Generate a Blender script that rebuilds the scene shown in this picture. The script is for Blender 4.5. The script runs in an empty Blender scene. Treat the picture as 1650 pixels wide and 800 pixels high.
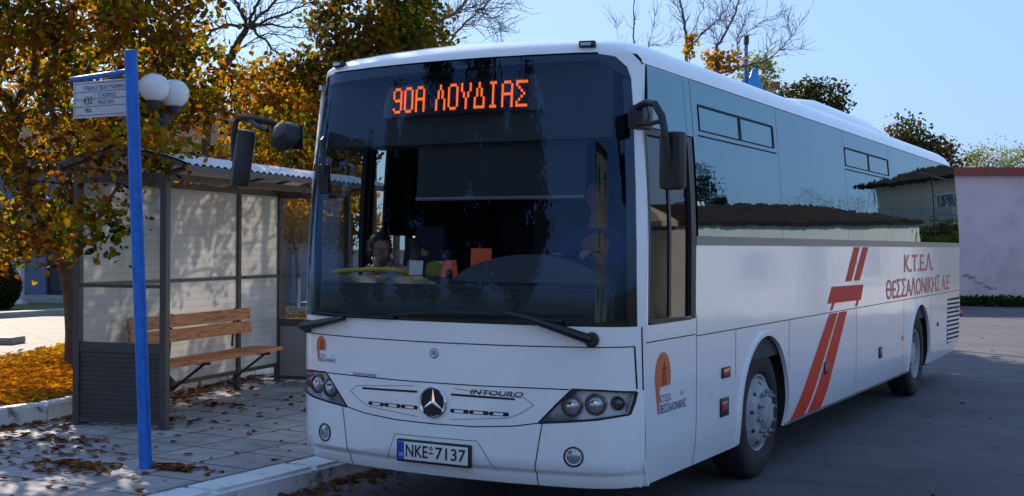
import bpy, bmesh, math, random
import numpy as np
from mathutils import Vector, Matrix
R=math.radians; PI=math.pi
S=bpy.context.scene; COL=S.collection

# ---------------------------------------------------------------- camera
cam=bpy.data.cameras.new('camera'); co=bpy.data.objects.new('camera',cam); COL.objects.link(co)
cam.sensor_width=36; cam.lens=36*1974.917/1650; cam.clip_end=2000; cam.clip_start=.05
_F=Vector((-math.sin(.50816)*math.cos(-.00253),math.cos(.50816)*math.cos(-.00253),-.00253))
_R=Vector((math.cos(.50816),math.sin(.50816),0)); _U=_R.cross(_F); _ro=.0061
_R2=_R*math.cos(_ro)+_U*math.sin(_ro); _U2=-_R*math.sin(_ro)+_U*math.cos(_ro)
m4=Matrix.Identity(4)
for i in range(3):
    m4[i][0]=_R2[i]; m4[i][1]=_U2[i]; m4[i][2]=-_F[i]
m4.translation=Vector((4.154,-6.465,1.787)); co.matrix_world=m4
S.camera=co
# ---------------------------------------------------------------- sky, sun, exposure
SKY_GAMMA=.28; SKY_TINT=(1.03,1.52,2.36)
SUN_AZ=R(-58); SUN_EL=R(29)              # azimuth from +Y, negative = towards -X
w=bpy.data.worlds.new('World'); S.world=w; w.use_nodes=True
nt=w.node_tree; bg=nt.nodes['Background']; sk=nt.nodes.new('ShaderNodeTexSky')
sk.sky_type='NISHITA'; sk.sun_disc=False; sk.sun_elevation=SUN_EL; sk.sun_rotation=SUN_AZ
sk.altitude=50; sk.air_density=1.0; sk.dust_density=2.5; sk.ozone_density=3.0
gm=nt.nodes.new('ShaderNodeGamma'); gm.inputs[1].default_value=SKY_GAMMA      # hazy autumn sky: flatter from horizon to zenith
tn=nt.nodes.new('ShaderNodeMix'); tn.data_type='RGBA'; tn.blend_type='MULTIPLY'; tn.inputs[0].default_value=1; tn.inputs[7].default_value=(*SKY_TINT,1); tn.clamp_result=False
nt.links.new(sk.outputs[0],gm.inputs[0]); nt.links.new(gm.outputs[0],tn.inputs[6]); nt.links.new(tn.outputs[2],bg.inputs[0]); bg.inputs[1].default_value=.1
sl=bpy.data.lights.new('sun','SUN'); sl.energy=2.75; sl.angle=R(.5); sl.color=(1,.87,.70)
so=bpy.data.objects.new('sun',sl); COL.objects.link(so)
sd=Vector((math.sin(SUN_AZ)*math.cos(SUN_EL),math.cos(SUN_AZ)*math.cos(SUN_EL),math.sin(SUN_EL)))
so.rotation_euler=sd.to_track_quat('Z','Y').to_euler(); so.location=(-20,20,30)
S.view_settings.view_transform='Standard'; S.view_settings.look='None'; S.view_settings.gamma=1
S.view_settings.exposure=1.55
S.view_settings.use_curve_mapping=False

# ---------------------------------------------------------------- helpers
OFF={}
def tag(o,label=None,cat=None,group=None,kind=None):
    if label: o['label']=label
    if cat: o['category']=cat
    if group: o['group']=group
    if kind: o['kind']=kind
    return o
def empty(name,loc,label,cat,group=None):
    o=bpy.data.objects.new(name,None); COL.objects.link(o); o.location=loc; o.empty_display_size=.2
    OFF[o]=Vector(loc); return tag(o,label,cat,group)
def finish(me,name,mat,parent,ang=35):
    o=bpy.data.objects.new(name,me); COL.objects.link(o)
    if mat: me.materials.append(mat)
    if parent is not None: o.parent=parent; OFF[o]=OFF[parent]
    else: OFF[o]=Vector((0,0,0))
    return o
def obj(name,bm,mat,parent=None,ang=35,smooth=True,norm=True):
    if norm: bmesh.ops.recalc_face_normals(bm,faces=bm.faces[:])
    me=bpy.data.meshes.new(name)
    if parent is not None: bmesh.ops.translate(bm,verts=bm.verts[:],vec=-OFF[parent])
    bm.to_mesh(me); bm.free()
    if smooth:
        me.polygons.foreach_set('use_smooth',[True]*len(me.polygons)); me.set_sharp_from_angle(angle=R(ang))
    return finish(me,name,mat,parent)
def NB(): return bmesh.new()
def box(bm,c,s,rot=None,bev=0):
    M=Matrix.Translation(c)
    if rot is not None: M=M@(rot if isinstance(rot,Matrix) else Matrix.Rotation(rot,4,'Z'))
    M=M@Matrix.Diagonal((s[0],s[1],s[2],1))
    r=bmesh.ops.create_cube(bm,size=1,matrix=M)
    if bev:
        es={e for v in r['verts'] for e in v.link_edges}
        bmesh.ops.bevel(bm,geom=list(es),offset=bev,segments=2,affect='EDGES',profile=.6)
def ring(bm,c,ax,r,n,ref=None):
    r=float(r); ax=Vector(ax).normalized(); a=Vector(ref) if ref else (Vector((0,0,1)) if abs(ax.z)<.9 else Vector((1,0,0)))
    u=ax.cross(a).normalized(); v=ax.cross(u)
    return [bm.verts.new(Vector(c)+r*(math.cos(2*PI*i/n)*u+math.sin(2*PI*i/n)*v)) for i in range(n)]
def tube(bm,pts,r,n=8,cap=True):
    pts=[Vector(p) for p in pts]; rs=r if isinstance(r,(list,tuple)) else [r]*len(pts)
    prev=None; first=None
    for i,p in enumerate(pts):
        d=(pts[min(i+1,len(pts)-1)]-pts[max(i-1,0)])
        rg=ring(bm,p,d,rs[i],n)
        if prev:
            best=min(range(n),key=lambda k:sum((prev[j].co-rg[(j+k)%n].co).length for j in (0,n//2)))
            rg=rg[best:]+rg[:best]
            for j in range(n): bm.faces.new((prev[j],prev[(j+1)%n],rg[(j+1)%n],rg[j]))
        else: first=rg
        prev=rg
    if cap: bm.faces.new(first[::-1]); bm.faces.new(prev)
def lathe(bm,c,ax,prof,n=32):
    """prof: (radius, distance along axis)"""
    ax=Vector(ax).normalized(); prev=None
    for r,h in prof:
        p=Vector(c)+ax*h
        rg=[bm.verts.new(p)] if r<1e-5 else ring(bm,p,ax,r,n)
        if prev:
            for j in range(n):
                a,b=prev[j%len(prev)],prev[(j+1)%len(prev)]; d,e=rg[j%len(rg)],rg[(j+1)%len(rg)]
                vs=[]
                for x in (a,b,e,d):
                    if x not in vs: vs.append(x)
                if len(vs)>2: bm.faces.new(vs)
        prev=rg
def prism(bm,poly,mapf,d0,d1):
    """polygon extruded between two offsets of a mapping (u,v,off)->point"""
    a=[bm.verts.new(mapf(u,v,d0)) for u,v in poly]; b=[bm.verts.new(mapf(u,v,d1)) for u,v in poly]
    bm.faces.new(a); bm.faces.new(b[::-1]); n=len(poly)
    for i in range(n): bm.faces.new((a[i],b[i],b[(i+1)%n],a[(i+1)%n]))
# surface patches: 2D outline cut into strips, mapped onto a curved surface with exact normals
def surf_normal(P,u,v,sgn):
    h=1e-3; a=P(u+h,v)-P(u-h,v); b=P(u,v+h)-P(u,v-h); return a.cross(b).normalized()*sgn
def patch(name,polys,P,sgn,mat,parent,cu=(),cv=(),off=0,thick=.02):
    bm=NB()
    for poly in polys:
        vs=[bm.verts.new((u,v,0)) for u,v in poly]; f=bm.faces.new(vs)
    bm.normal_update(); bmesh.ops.triangulate(bm,faces=bm.faces[:],ngon_method='EAR_CLIP')
    for c in cu: bmesh.ops.bisect_plane(bm,geom=bm.verts[:]+bm.edges[:]+bm.faces[:],plane_co=(c,0,0),plane_no=(1,0,0),dist=1e-5)
    for c in cv: bmesh.ops.bisect_plane(bm,geom=bm.verts[:]+bm.edges[:]+bm.faces[:],plane_co=(0,c,0),plane_no=(0,1,0),dist=1e-5)
    bm.verts.index_update()
    V=[];N=[];F=[];isrim=[]
    L=OFF[parent]
    for v in bm.verts:
        n=surf_normal(P,v.co.x,v.co.y,sgn); N.append(n); V.append(P(v.co.x,v.co.y)+n*off-L)
    for f in bm.faces:
        idx=[v.index for v in f.verts]
        nn=(V[idx[1]]-V[idx[0]]).cross(V[idx[2]]-V[idx[0]])
        if nn.dot(N[idx[0]])<0: idx=idx[::-1]
        F.append(idx); isrim.append(False)
    if thick:
        nm={}
        for e in bm.edges:
            if len(e.link_faces)==1:
                a,b=e.verts[0].index,e.verts[1].index
                for k in (a,b):
                    if k not in nm: nm[k]=len(V); V.append(V[k]-N[k]*thick); N.append(N[k])
                f=e.link_faces[0]; c=f.calc_center_median(); 
                q=[a,b,nm[b],nm[a]]
                nn=(V[q[1]]-V[q[0]]).cross(V[q[2]]-V[q[0]])
                cc=sum((V[v.index] for v in f.verts),Vector())/len(f.verts)
                if nn.dot((V[a]+V[b])/2-cc)<0: q=q[::-1]
                F.append(q); isrim.append(True)
    bm.free()
    me=bpy.data.meshes.new(name); me.from_pydata([tuple(v) for v in V],[],F); me.update()
    me.polygons.foreach_set('use_smooth',[True]*len(F))
    ln=[]
    for p,rim in zip(me.polygons,isrim):
        for vi in p.vertices: ln.append(tuple(p.normal) if rim else tuple(N[vi]))
    me.normals_split_custom_set(ln)
    return finish(me,name,mat,parent)
def stroke_poly(pts,wd):
    """list of quads making a ribbon along pts"""
    out=[]
    for (a,b) in zip(pts[:-1],pts[1:]):
        d=Vector((b[0]-a[0],b[1]-a[1])); l=d.length; d/=l; n=Vector((-d.y,d.x))*wd/2
        e=d*wd*.0
        out.append([(a[0]+n.x-e.x,a[1]+n.y-e.y),(b[0]+n.x+e.x,b[1]+n.y+e.y),(b[0]-n.x+e.x,b[1]-n.y+e.y),(a[0]-n.x-e.x,a[1]-n.y-e.y)])
    return out
def text_patch(name,s,P,sgn,u0,v0,width,height,mat,parent,off=.004,shear=0,bold=.0,slope=0,cuts=()):
    c=bpy.data.curves.new('lettering','FONT'); c.body=s; c.shear=shear; c.offset=bold; c.resolution_u=4
    c.fill_mode='FRONT'
    o=bpy.data.objects.new('lettering',c); COL.objects.link(o)
    bpy.context.view_layer.update()
    me=bpy.data.meshes.new_from_object(o.evaluated_get(bpy.context.evaluated_depsgraph_get()))
    bpy.data.objects.remove(o); bpy.data.curves.remove(c)
    n=len(me.vertices); a=np.zeros(n*3); me.vertices.foreach_get('co',a); a=a.reshape(-1,3)
    mn,mx=a.min(0),a.max(0); sx=width/(mx[0]-mn[0]); sy=height/(mx[1]-mn[1])
    L=OFF[parent]
    for v in me.vertices:
        tx=(v.co.x-mn[0])*sx; u=u0+tx; vv=v0+(v.co.y-mn[1])*sy+slope*tx
        v.co=P(u,vv)+surf_normal(P,u,vv,sgn)*off-L
    me.name=name
    return finish(me,name,mat,parent)

# ---------------------------------------------------------------- materials
def mat(name,col,rough=.6,metal=0,ior=1.5,coat=0,var=0,scale=8,bump=0,bscale=40,emit=0,sheen=0,rvar=0,spec=None):
    m=bpy.data.materials.new(name); m.use_nodes=True; t=m.node_tree; b=t.nodes['Principled BSDF']
    b.inputs['Base Color'].default_value=(*col,1); b.inputs['Roughness'].default_value=rough
    b.inputs['Metallic'].default_value=metal; b.inputs['IOR'].default_value=ior
    b.inputs['Coat Weight'].default_value=coat; b.inputs['Coat Roughness'].default_value=.04
    if spec is not None: b.inputs['Specular IOR Level'].default_value=spec
    if emit: b.inputs['Emission Color'].default_value=(*col,1); b.inputs['Emission Strength'].default_value=emit
    if var or bump or rvar:
        tc=t.nodes.new('ShaderNodeTexCoord')
    if var or rvar:
        n=t.nodes.new('ShaderNodeTexNoise'); n.inputs['Scale'].default_value=scale; n.inputs['Detail'].default_value=6; n.inputs['Roughness'].default_value=.65
        t.links.new(tc.outputs['Object'],n.inputs['Vector'])
    if var:
        r=t.nodes.new('ShaderNodeValToRGB'); e=r.color_ramp.elements
        e[0].position=.3; e[1].position=.7
        e[0].color=(*[c*(1-var) for c in col],1); e[1].color=(*[min(1,c*(1+var)) for c in col],1)
        t.links.new(n.outputs['Fac'],r.inputs['Fac']); t.links.new(r.outputs['Color'],b.inputs['Base Color'])
    if rvar:
        mr=t.nodes.new('ShaderNodeMapRange'); mr.inputs['To Min'].default_value=max(0,rough-rvar); mr.inputs['To Max'].default_value=rough+rvar
        mr.inputs['From Min'].default_value=.3; mr.inputs['From Max'].default_value=.7
        t.links.new(n.outputs['Fac'],mr.inputs['Value']); t.links.new(mr.outputs[0],b.inputs['Roughness'])
    if bump:
        n2=t.nodes.new('ShaderNodeTexNoise'); n2.inputs['Scale'].default_value=bscale; n2.inputs['Detail'].default_value=5
        t.links.new(tc.outputs['Object'],n2.inputs['Vector'])
        bu=t.nodes.new('ShaderNodeBump'); bu.inputs['Distance'].default_value=bump; bu.inputs['Strength'].default_value=1
        t.links.new(n2.outputs['Fac'],bu.inputs['Height']); t.links.new(bu.outputs['Normal'],b.inputs['Normal'])
    return m
def glass_mat(name,tint,ior=1.5,gcol=(1,1,1),dirt=0):
    m=bpy.data.materials.new(name); m.use_nodes=True; t=m.node_tree; t.nodes.remove(t.nodes['Principled BSDF'])
    out=t.nodes['Material Output']; tr=t.nodes.new('ShaderNodeBsdfTransparent'); tr.inputs[0].default_value=(*tint,1)
    gl=t.nodes.new('ShaderNodeBsdfGlossy'); gl.inputs['Roughness'].default_value=.01; gl.inputs[0].default_value=(*gcol,1)
    ge=t.nodes.new('ShaderNodeNewGeometry'); dp=t.nodes.new('ShaderNodeVectorMath'); dp.operation='DOT_PRODUCT'; t.links.new(ge.outputs['Incoming'],dp.inputs[0]); t.links.new(ge.outputs['Normal'],dp.inputs[1])
    def mth(op,a,b=None,clamp=False):
        n=t.nodes.new('ShaderNodeMath'); n.operation=op; n.use_clamp=clamp
        for k,x in enumerate((a,b)):
            if x is None: continue
            if isinstance(x,(int,float)): n.inputs[k].default_value=x
            else: t.links.new(x,n.inputs[k])
        return n.outputs[0]
    r0=((ior-1)/(ior+1))**2
    q=mth('POWER',mth('SUBTRACT',1.0,mth('ABSOLUTE',dp.outputs['Value']),True),5.0); fac=mth('ADD',mth('MULTIPLY',q,1-r0),r0)
    mx=t.nodes.new('ShaderNodeMixShader'); t.links.new(fac,mx.inputs[0]); t.links.new(tr.outputs[0],mx.inputs[1]); t.links.new(gl.outputs[0],mx.inputs[2])
    last=mx
    if dirt:
        df=t.nodes.new('ShaderNodeBsdfDiffuse'); df.inputs[0].default_value=(.5,.5,.48,1)
        tc=t.nodes.new('ShaderNodeTexCoord'); n=t.nodes.new('ShaderNodeTexNoise'); n.inputs['Scale'].default_value=5; n.inputs['Detail'].default_value=8
        t.links.new(tc.outputs['Object'],n.inputs['Vector'])
        mr=t.nodes.new('ShaderNodeMapRange'); mr.inputs['From Min'].default_value=.4; mr.inputs['From Max'].default_value=.9; mr.inputs['To Min'].default_value=dirt*.3; mr.inputs['To Max'].default_value=dirt*3
        t.links.new(n.outputs['Fac'],mr.inputs['Value'])
        m2=t.nodes.new('ShaderNodeMixShader'); t.links.new(mr.outputs[0],m2.inputs[0]); t.links.new(mx.outputs[0],m2.inputs[1]); t.links.new(df.outputs[0],m2.inputs[2]); last=m2
    t.links.new(last.outputs[0],out.inputs[0]); return m
def leaf_mat(name,stops,trans=.5,gloss=.0):
    m=bpy.data.materials.new(name); m.use_nodes=True; t=m.node_tree; t.nodes.remove(t.nodes['Principled BSDF']); out=t.nodes['Material Output']
    g=t.nodes.new('ShaderNodeNewGeometry'); r=t.nodes.new('ShaderNodeValToRGB'); r.color_ramp.interpolation='LINEAR'
    e=r.color_ramp.elements
    while len(e)<len(stops): e.new(.5)
    for k,(p,c) in enumerate(stops): e[k].position=p; e[k].color=(*c,1)
    # clumps of one hue: island random blended with slow noise
    tc=t.nodes.new('ShaderNodeTexCoord'); n=t.nodes.new('ShaderNodeTexNoise'); n.inputs['Scale'].default_value=.9; n.inputs['Detail'].default_value=2
    t.links.new(tc.outputs['Object'],n.inputs['Vector'])
    mr=t.nodes.new('ShaderNodeMapRange'); mr.inputs['From Min'].default_value=.36; mr.inputs['From Max'].default_value=.64
    t.links.new(n.outputs['Fac'],mr.inputs['Value'])
    mx=t.nodes.new('ShaderNodeMix'); mx.inputs[0].default_value=.45
    t.links.new(g.outputs['Random Per Island'],mx.inputs[2]); t.links.new(mr.outputs[0],mx.inputs[3]); t.links.new(mx.outputs[0],r.inputs[0])
    d=t.nodes.new('ShaderNodeBsdfDiffuse'); tl=t.nodes.new('ShaderNodeBsdfTranslucent')
    hs=t.nodes.new('ShaderNodeHueSaturation'); hs.inputs['Saturation'].default_value=1.2; hs.inputs['Value'].default_value=1.7
    t.links.new(r.outputs[0],d.inputs[0]); t.links.new(r.outputs[0],hs.inputs['Color']); t.links.new(hs.outputs[0],tl.inputs[0])
    ms=t.nodes.new('ShaderNodeMixShader'); ms.inputs[0].default_value=trans
    t.links.new(d.outputs[0],ms.inputs[1]); t.links.new(tl.outputs[0],ms.inputs[2]); t.links.new(ms.outputs[0],out.inputs[0])
    return m
M={}
def bus_paint():
    m=mat('white_bus_paint',(.84,.84,.84),.3,coat=1); N,L=m.node_tree.nodes,m.node_tree.links; b=N['Principled BSDF']
    tc=N.new('ShaderNodeTexCoord'); mp=N.new('ShaderNodeMapping'); mp.inputs['Scale'].default_value=(1.6,1.6,1.0); L.new(tc.outputs['Object'],mp.inputs[0])
    n=N.new('ShaderNodeTexNoise'); n.inputs['Scale'].default_value=2.4; n.inputs['Detail'].default_value=9; n.inputs['Roughness'].default_value=.7; L.new(mp.outputs[0],n.inputs['Vector'])
    r=N.new('ShaderNodeValToRGB'); e=r.color_ramp.elements; e[0].position=.30; e[0].color=(.82,.815,.81,1); e[1].position=.5; e[1].color=(.85,.85,.85,1); L.new(n.outputs['Fac'],r.inputs[0])
    L.new(r.outputs[0],b.inputs['Base Color'])
    n2=N.new('ShaderNodeTexNoise'); n2.inputs['Scale'].default_value=1.3; n2.inputs['Detail'].default_value=3; L.new(tc.outputs['Object'],n2.inputs['Vector'])
    bu=N.new('ShaderNodeBump'); bu.inputs['Distance'].default_value=.004; L.new(n2.outputs['Fac'],bu.inputs['Height']); L.new(bu.outputs[0],b.inputs['Coat Normal'])
    mr=N.new('ShaderNodeMapRange'); mr.inputs['To Min'].default_value=.16; mr.inputs['To Max'].default_value=.03; L.new(n.outputs['Fac'],mr.inputs['Value']); L.new(mr.outputs[0],b.inputs['Coat Roughness'])
    return m
M['white']=bus_paint()
M['black']=mat('black_plastic',(.012,.012,.013),.45,var=.2,scale=20)
M['rubber']=mat('rubber',(.012,.012,.013),.75,var=.3,scale=12)
M['seam']=mat('dark_gap',(.012,.013,.016),.8)
M['darkglass']=mat('tinted_glass',(.004,.006,.007),.012,ior=3.3,bump=.006,bscale=.7); M['darkglass'].node_tree.nodes['Principled BSDF'].inputs['Specular Tint'].default_value=(.60,.92,1,1)
M['frit']=mat('black_glass_border',(.004,.004,.005),.02,ior=1.5)
M['ws']=glass_mat('windscreen_glass',(.74,.79,.80),1.52,gcol=(.36,.60,1),dirt=.002)
M['driverglass']=mat('dark_sliding_glass',(.004,.005,.006),.02,ior=1.45)
M['doorglass']=glass_mat('door_glass',(.55,.6,.6),1.5)
M['clear']=glass_mat('clear_lens',(.95,.96,.97),1.45)
M['silver']=mat('silver_reflector',(.62,.63,.65),.3,metal=.25)
M['chrome']=mat('chrome',(.75,.76,.78),.08,metal=1)
M['lens']=mat('lamp_lens',(.35,.37,.4),.05,metal=.5,coat=1)
M['lensdark']=mat('dark_lamp_lens',(.03,.03,.035),.05,coat=1)
M['red']=mat('red_vinyl',(.74,.040,.016),.5,coat=0,spec=.2,var=.06,scale=4)
M['redtext']=mat('red_lettering',(.66,.06,.08),.4)
M['orange']=mat('orange_vinyl',(.72,.12,.02),.4)
M['navy']=mat('navy_lettering',(.03,.05,.22),.4)
M['amber']=mat('amber_lens',(.55,.10,.02),.15,coat=1)
M['redlens']=mat('red_lens',(.45,.03,.02),.15,coat=1)
M['greystrip']=mat('grey_belt_strip',(.16,.16,.17),.35)
M['led']=mat('amber_led',(1.0,.13,.008),.5,emit=.5)
M['interior']=mat('dark_cabin_trim',(.035,.035,.04),.7,var=.2,scale=6)
M['dash']=mat('dashboard_vinyl',(.03,.032,.04),.5,var=.2,scale=10)
M['seatfab']=mat('seat_fabric',(.03,.035,.07),.9,var=.3,scale=30)
M['blind']=mat('grey_roller_blind',(.022,.024,.028),.8,var=.1)
M['paperorange']=mat('orange_card',(.9,.09,.01),.6)
M['paper']=mat('white_paper',(.7,.7,.7),.7)
M['yellow']=mat('yellow_grab_rail',(.62,.45,.03),.35)
M['olive']=mat('olive_cloth',(.22,.2,.03),.9)
M['hub']=mat('wheel_paint',(.34,.34,.35),.6,var=.35,scale=9)
M['nut']=mat('wheel_nut_steel',(.35,.35,.36),.4,metal=.8)
M['plate']=mat('plate_white',(.72,.72,.68),.35)
M['ink']=mat('black_ink',(.01,.01,.012),.5)
M['eublue']=mat('plate_blue',(.01,.06,.45),.4)
M['mirror']=mat('mirror_glass',(.8,.8,.8),.02,metal=1)
M['skin']=mat('skin',(.42,.22,.14),.55,var=.08,scale=20)
M['lip']=mat('lip',(.30,.12,.09),.5)
M['hair']=mat('dark_hair',(.02,.012,.008),.6,var=.3,scale=60)
M['lilac']=mat('lilac_jacket',(.42,.36,.5),.85,var=.1,scale=12)
M['bluecloth']=mat('blue_sweater',(.05,.06,.30),.85,var=.15,scale=14)
M['trouser']=mat('dark_trousers',(.02,.022,.03),.85)
M['bluepaint']=mat('blue_pole_paint',(.004,.15,.60),.55,var=.18,scale=9,bump=.0006,bscale=60)
M['signface']=mat('sign_plate',(.50,.51,.54),.5,var=.05)
M['brownmetal']=mat('brown_metal_frame',(.085,.075,.07),.45,metal=.2,var=.15,scale=10)
M['brownpanel']=mat('brown_corrugated_panel',(.062,.052,.05),.5,var=.15,scale=5)
M['roofmetal']=mat('galvanised_sheet',(.62,.62,.66),.4,metal=.15,var=.12,scale=5)
M['soffit']=mat('cream_soffit',(.5,.48,.44),.7,var=.08)
M['wood']=None
M['greypanel']=mat('grey_metal_panel',(.30,.30,.31),.5,var=.1,scale=5)
M['globe']=mat('opal_globe',(.62,.62,.62),.25,coat=.5,var=.03)
M['lamppole']=mat('dark_lamp_post',(.02,.022,.022),.5)
M['bark']=mat('bark',(.10,.075,.055),.9,var=.45,scale=7,bump=.01,bscale=14)
M['barkgrey']=mat('grey_bark',(.14,.12,.11),.9,var=.35,scale=9)
M['whitewash']=mat('whitewash',(.6,.6,.58),.9,var=.12)
M['pink']=None

def nodes(m): return m.node_tree.nodes,m.node_tree.links
# wood with grain
def wood_mat():
    m=mat('stained_pine',(.35,.13,.045),.5); N,L=nodes(m); b=N['Principled BSDF']
    tc=N.new('ShaderNodeTexCoord'); mp=N.new('ShaderNodeMapping'); mp.inputs['Rotation'].default_value=(0,0,R(-11.5)); mp.inputs['Scale'].default_value=(9,.9,22)
    n=N.new('ShaderNodeTexNoise'); n.inputs['Scale'].default_value=2.2; n.inputs['Detail'].default_value=7; n.inputs['Distortion'].default_value=1.2
    r=N.new('ShaderNodeValToRGB'); e=r.color_ramp.elements; e[0].position=.32; e[0].color=(.20,.065,.02,1); e[1].position=.62; e[1].color=(.66,.25,.075,1)
    k=e.new(.48); k.color=(.52,.17,.05,1)
    L.new(tc.outputs['Object'],mp.inputs['Vector']); L.new(mp.outputs[0],n.inputs['Vector']); L.new(n.outputs['Fac'],r.inputs[0]); L.new(r.outputs[0],b.inputs['Base Color'])
    return m
M['wood']=wood_mat()
# translucent ribbed polycarbonate
def poly_mat():
    m=bpy.data.materials.new('ribbed_translucent_sheet'); m.use_nodes=True; N,L=nodes(m); N.remove(N['Principled BSDF']); out=N['Material Output']
    tc=N.new('ShaderNodeTexCoord'); wv=N.new('ShaderNodeTexWave'); wv.wave_type='BANDS'; wv.bands_direction='Z'; wv.inputs['Scale'].default_value=4.2; wv.inputs['Distortion'].default_value=.15
    L.new(tc.outputs['Object'],wv.inputs['Vector'])
    n=N.new('ShaderNodeTexNoise'); n.inputs['Scale'].default_value=2.2; n.inputs['Detail'].default_value=6; L.new(tc.outputs['Object'],n.inputs['Vector'])
    r=N.new('ShaderNodeValToRGB'); e=r.color_ramp.elements; e[0].position=0; e[0].color=(.70,.70,.69,1); e[1].position=.16; e[1].color=(.80,.80,.79,1)
    L.new(wv.outputs['Fac'],r.inputs[0])
    r2=N.new('ShaderNodeValToRGB'); e=r2.color_ramp.elements; e[0].position=.3; e[0].color=(.86,.86,.85,1); e[1].position=.65; e[1].color=(1,1,1,1); L.new(n.outputs['Fac'],r2.inputs[0])
    mu=N.new('ShaderNodeMix'); mu.data_type='RGBA'; mu.blend_type='MULTIPLY'; mu.inputs[0].default_value=1
    L.new(r.outputs[0],mu.inputs[6]); L.new(r2.outputs[0],mu.inputs[7])
    d=N.new('ShaderNodeBsdfDiffuse'); t=N.new('ShaderNodeBsdfTranslucent'); g=N.new('ShaderNodeBsdfGlossy'); g.inputs['Roughness'].default_value=.2
    L.new(mu.outputs[2],d.inputs[0]); L.new(mu.outputs[2],t.inputs[0])
    a=N.new('ShaderNodeMixShader'); a.inputs[0].default_value=.5; L.new(d.outputs[0],a.inputs[1]); L.new(t.outputs[0],a.inputs[2])
    b=N.new('ShaderNodeMixShader'); b.inputs[0].default_value=.06; L.new(a.outputs[0],b.inputs[1]); L.new(g.outputs[0],b.inputs[2]); L.new(b.outputs[0],out.inputs[0])
    return m
M['poly']=poly_mat()
M['sideglass']=glass_mat('scratched_perspex',(.86,.88,.88),1.45,dirt=.02)
# paving slabs
def paving_mat(name,x0,y0,size,c1,c2,mortar,msz=.012,rot=0,leafy=0):
    m=mat(name,c1,.8); N,L=nodes(m); b=N['Principled BSDF']
    tc=N.new('ShaderNodeTexCoord'); mp=N.new('ShaderNodeMapping'); mp.inputs['Location'].default_value=(-x0,-y0,0); mp.vector_type='POINT'
    mp.inputs['Rotation'].default_value=(0,0,rot)
    br=N.new('ShaderNodeTexBrick'); br.offset=0; br.inputs['Scale'].default_value=1; br.inputs['Brick Width'].default_value=size; br.inputs['Row Height'].default_value=size
    br.inputs['Mortar Size'].default_value=msz; br.inputs['Mortar Smooth'].default_value=.3; br.inputs['Bias'].default_value=0
    br.inputs['Color1'].default_value=(*c1,1); br.inputs['Color2'].default_value=(*c2,1); br.inputs['Mortar'].default_value=(*mortar,1)
    L.new(tc.outputs['Object'],mp.inputs['Vector'])
    nw=N.new('ShaderNodeTexNoise'); nw.inputs['Scale'].default_value=6; nw.inputs['Detail'].default_value=3; L.new(mp.outputs[0],nw.inputs['Vector'])
    va=N.new('ShaderNodeVectorMath'); va.operation='SCALE'; va.inputs['Scale'].default_value=.014; L.new(nw.outputs['Color'],va.inputs[0])
    vb=N.new('ShaderNodeVectorMath'); vb.operation='ADD'; L.new(mp.outputs[0],vb.inputs[0]); L.new(va.outputs[0],vb.inputs[1]); L.new(vb.outputs[0],br.inputs['Vector'])
    n=N.new('ShaderNodeTexNoise'); n.inputs['Scale'].default_value=3; n.inputs['Detail'].default_value=9; n.inputs['Roughness'].default_value=.7; L.new(tc.outputs['Object'],n.inputs['Vector'])
    r=N.new('ShaderNodeValToRGB'); e=r.color_ramp.elements; e[0].position=.3; e[0].color=(.55,.53,.5,1); e[1].position=.68; e[1].color=(1.1,1.08,1.05,1); L.new(n.outputs['Fac'],r.inputs[0])
    mu=N.new('ShaderNodeMix'); mu.data_type='RGBA'; mu.blend_type='MULTIPLY'; mu.inputs[0].default_value=1
    L.new(br.outputs['Color'],mu.inputs[6]); L.new(r.outputs[0],mu.inputs[7]); L.new(mu.outputs[2],b.inputs['Base Color'])
    bu=N.new('ShaderNodeBump'); bu.inputs['Distance'].default_value=.004; bu.invert=True; L.new(br.outputs['Fac'],bu.inputs['Height'])
    n2=N.new('ShaderNodeTexNoise'); n2.inputs['Scale'].default_value=60; n2.inputs['Detail'].default_value=4; L.new(tc.outputs['Object'],n2.inputs['Vector'])
    b2=N.new('ShaderNodeBump'); b2.inputs['Distance'].default_value=.0025; L.new(n2.outputs['Fac'],b2.inputs['Height']); L.new(bu.outputs[0],b2.inputs['Normal']); L.new(b2.outputs[0],b.inputs['Normal'])
    return m
M['pave']=paving_mat('concrete_paving_slabs',-1.79,.38,.53,(.38,.37,.37),(.31,.30,.31),(.06,.055,.05))
M['path']=paving_mat('pale_path_paving',0,0,.9,(.235,.215,.195),(.215,.195,.175),(.12,.105,.09),.012,R(30))
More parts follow.
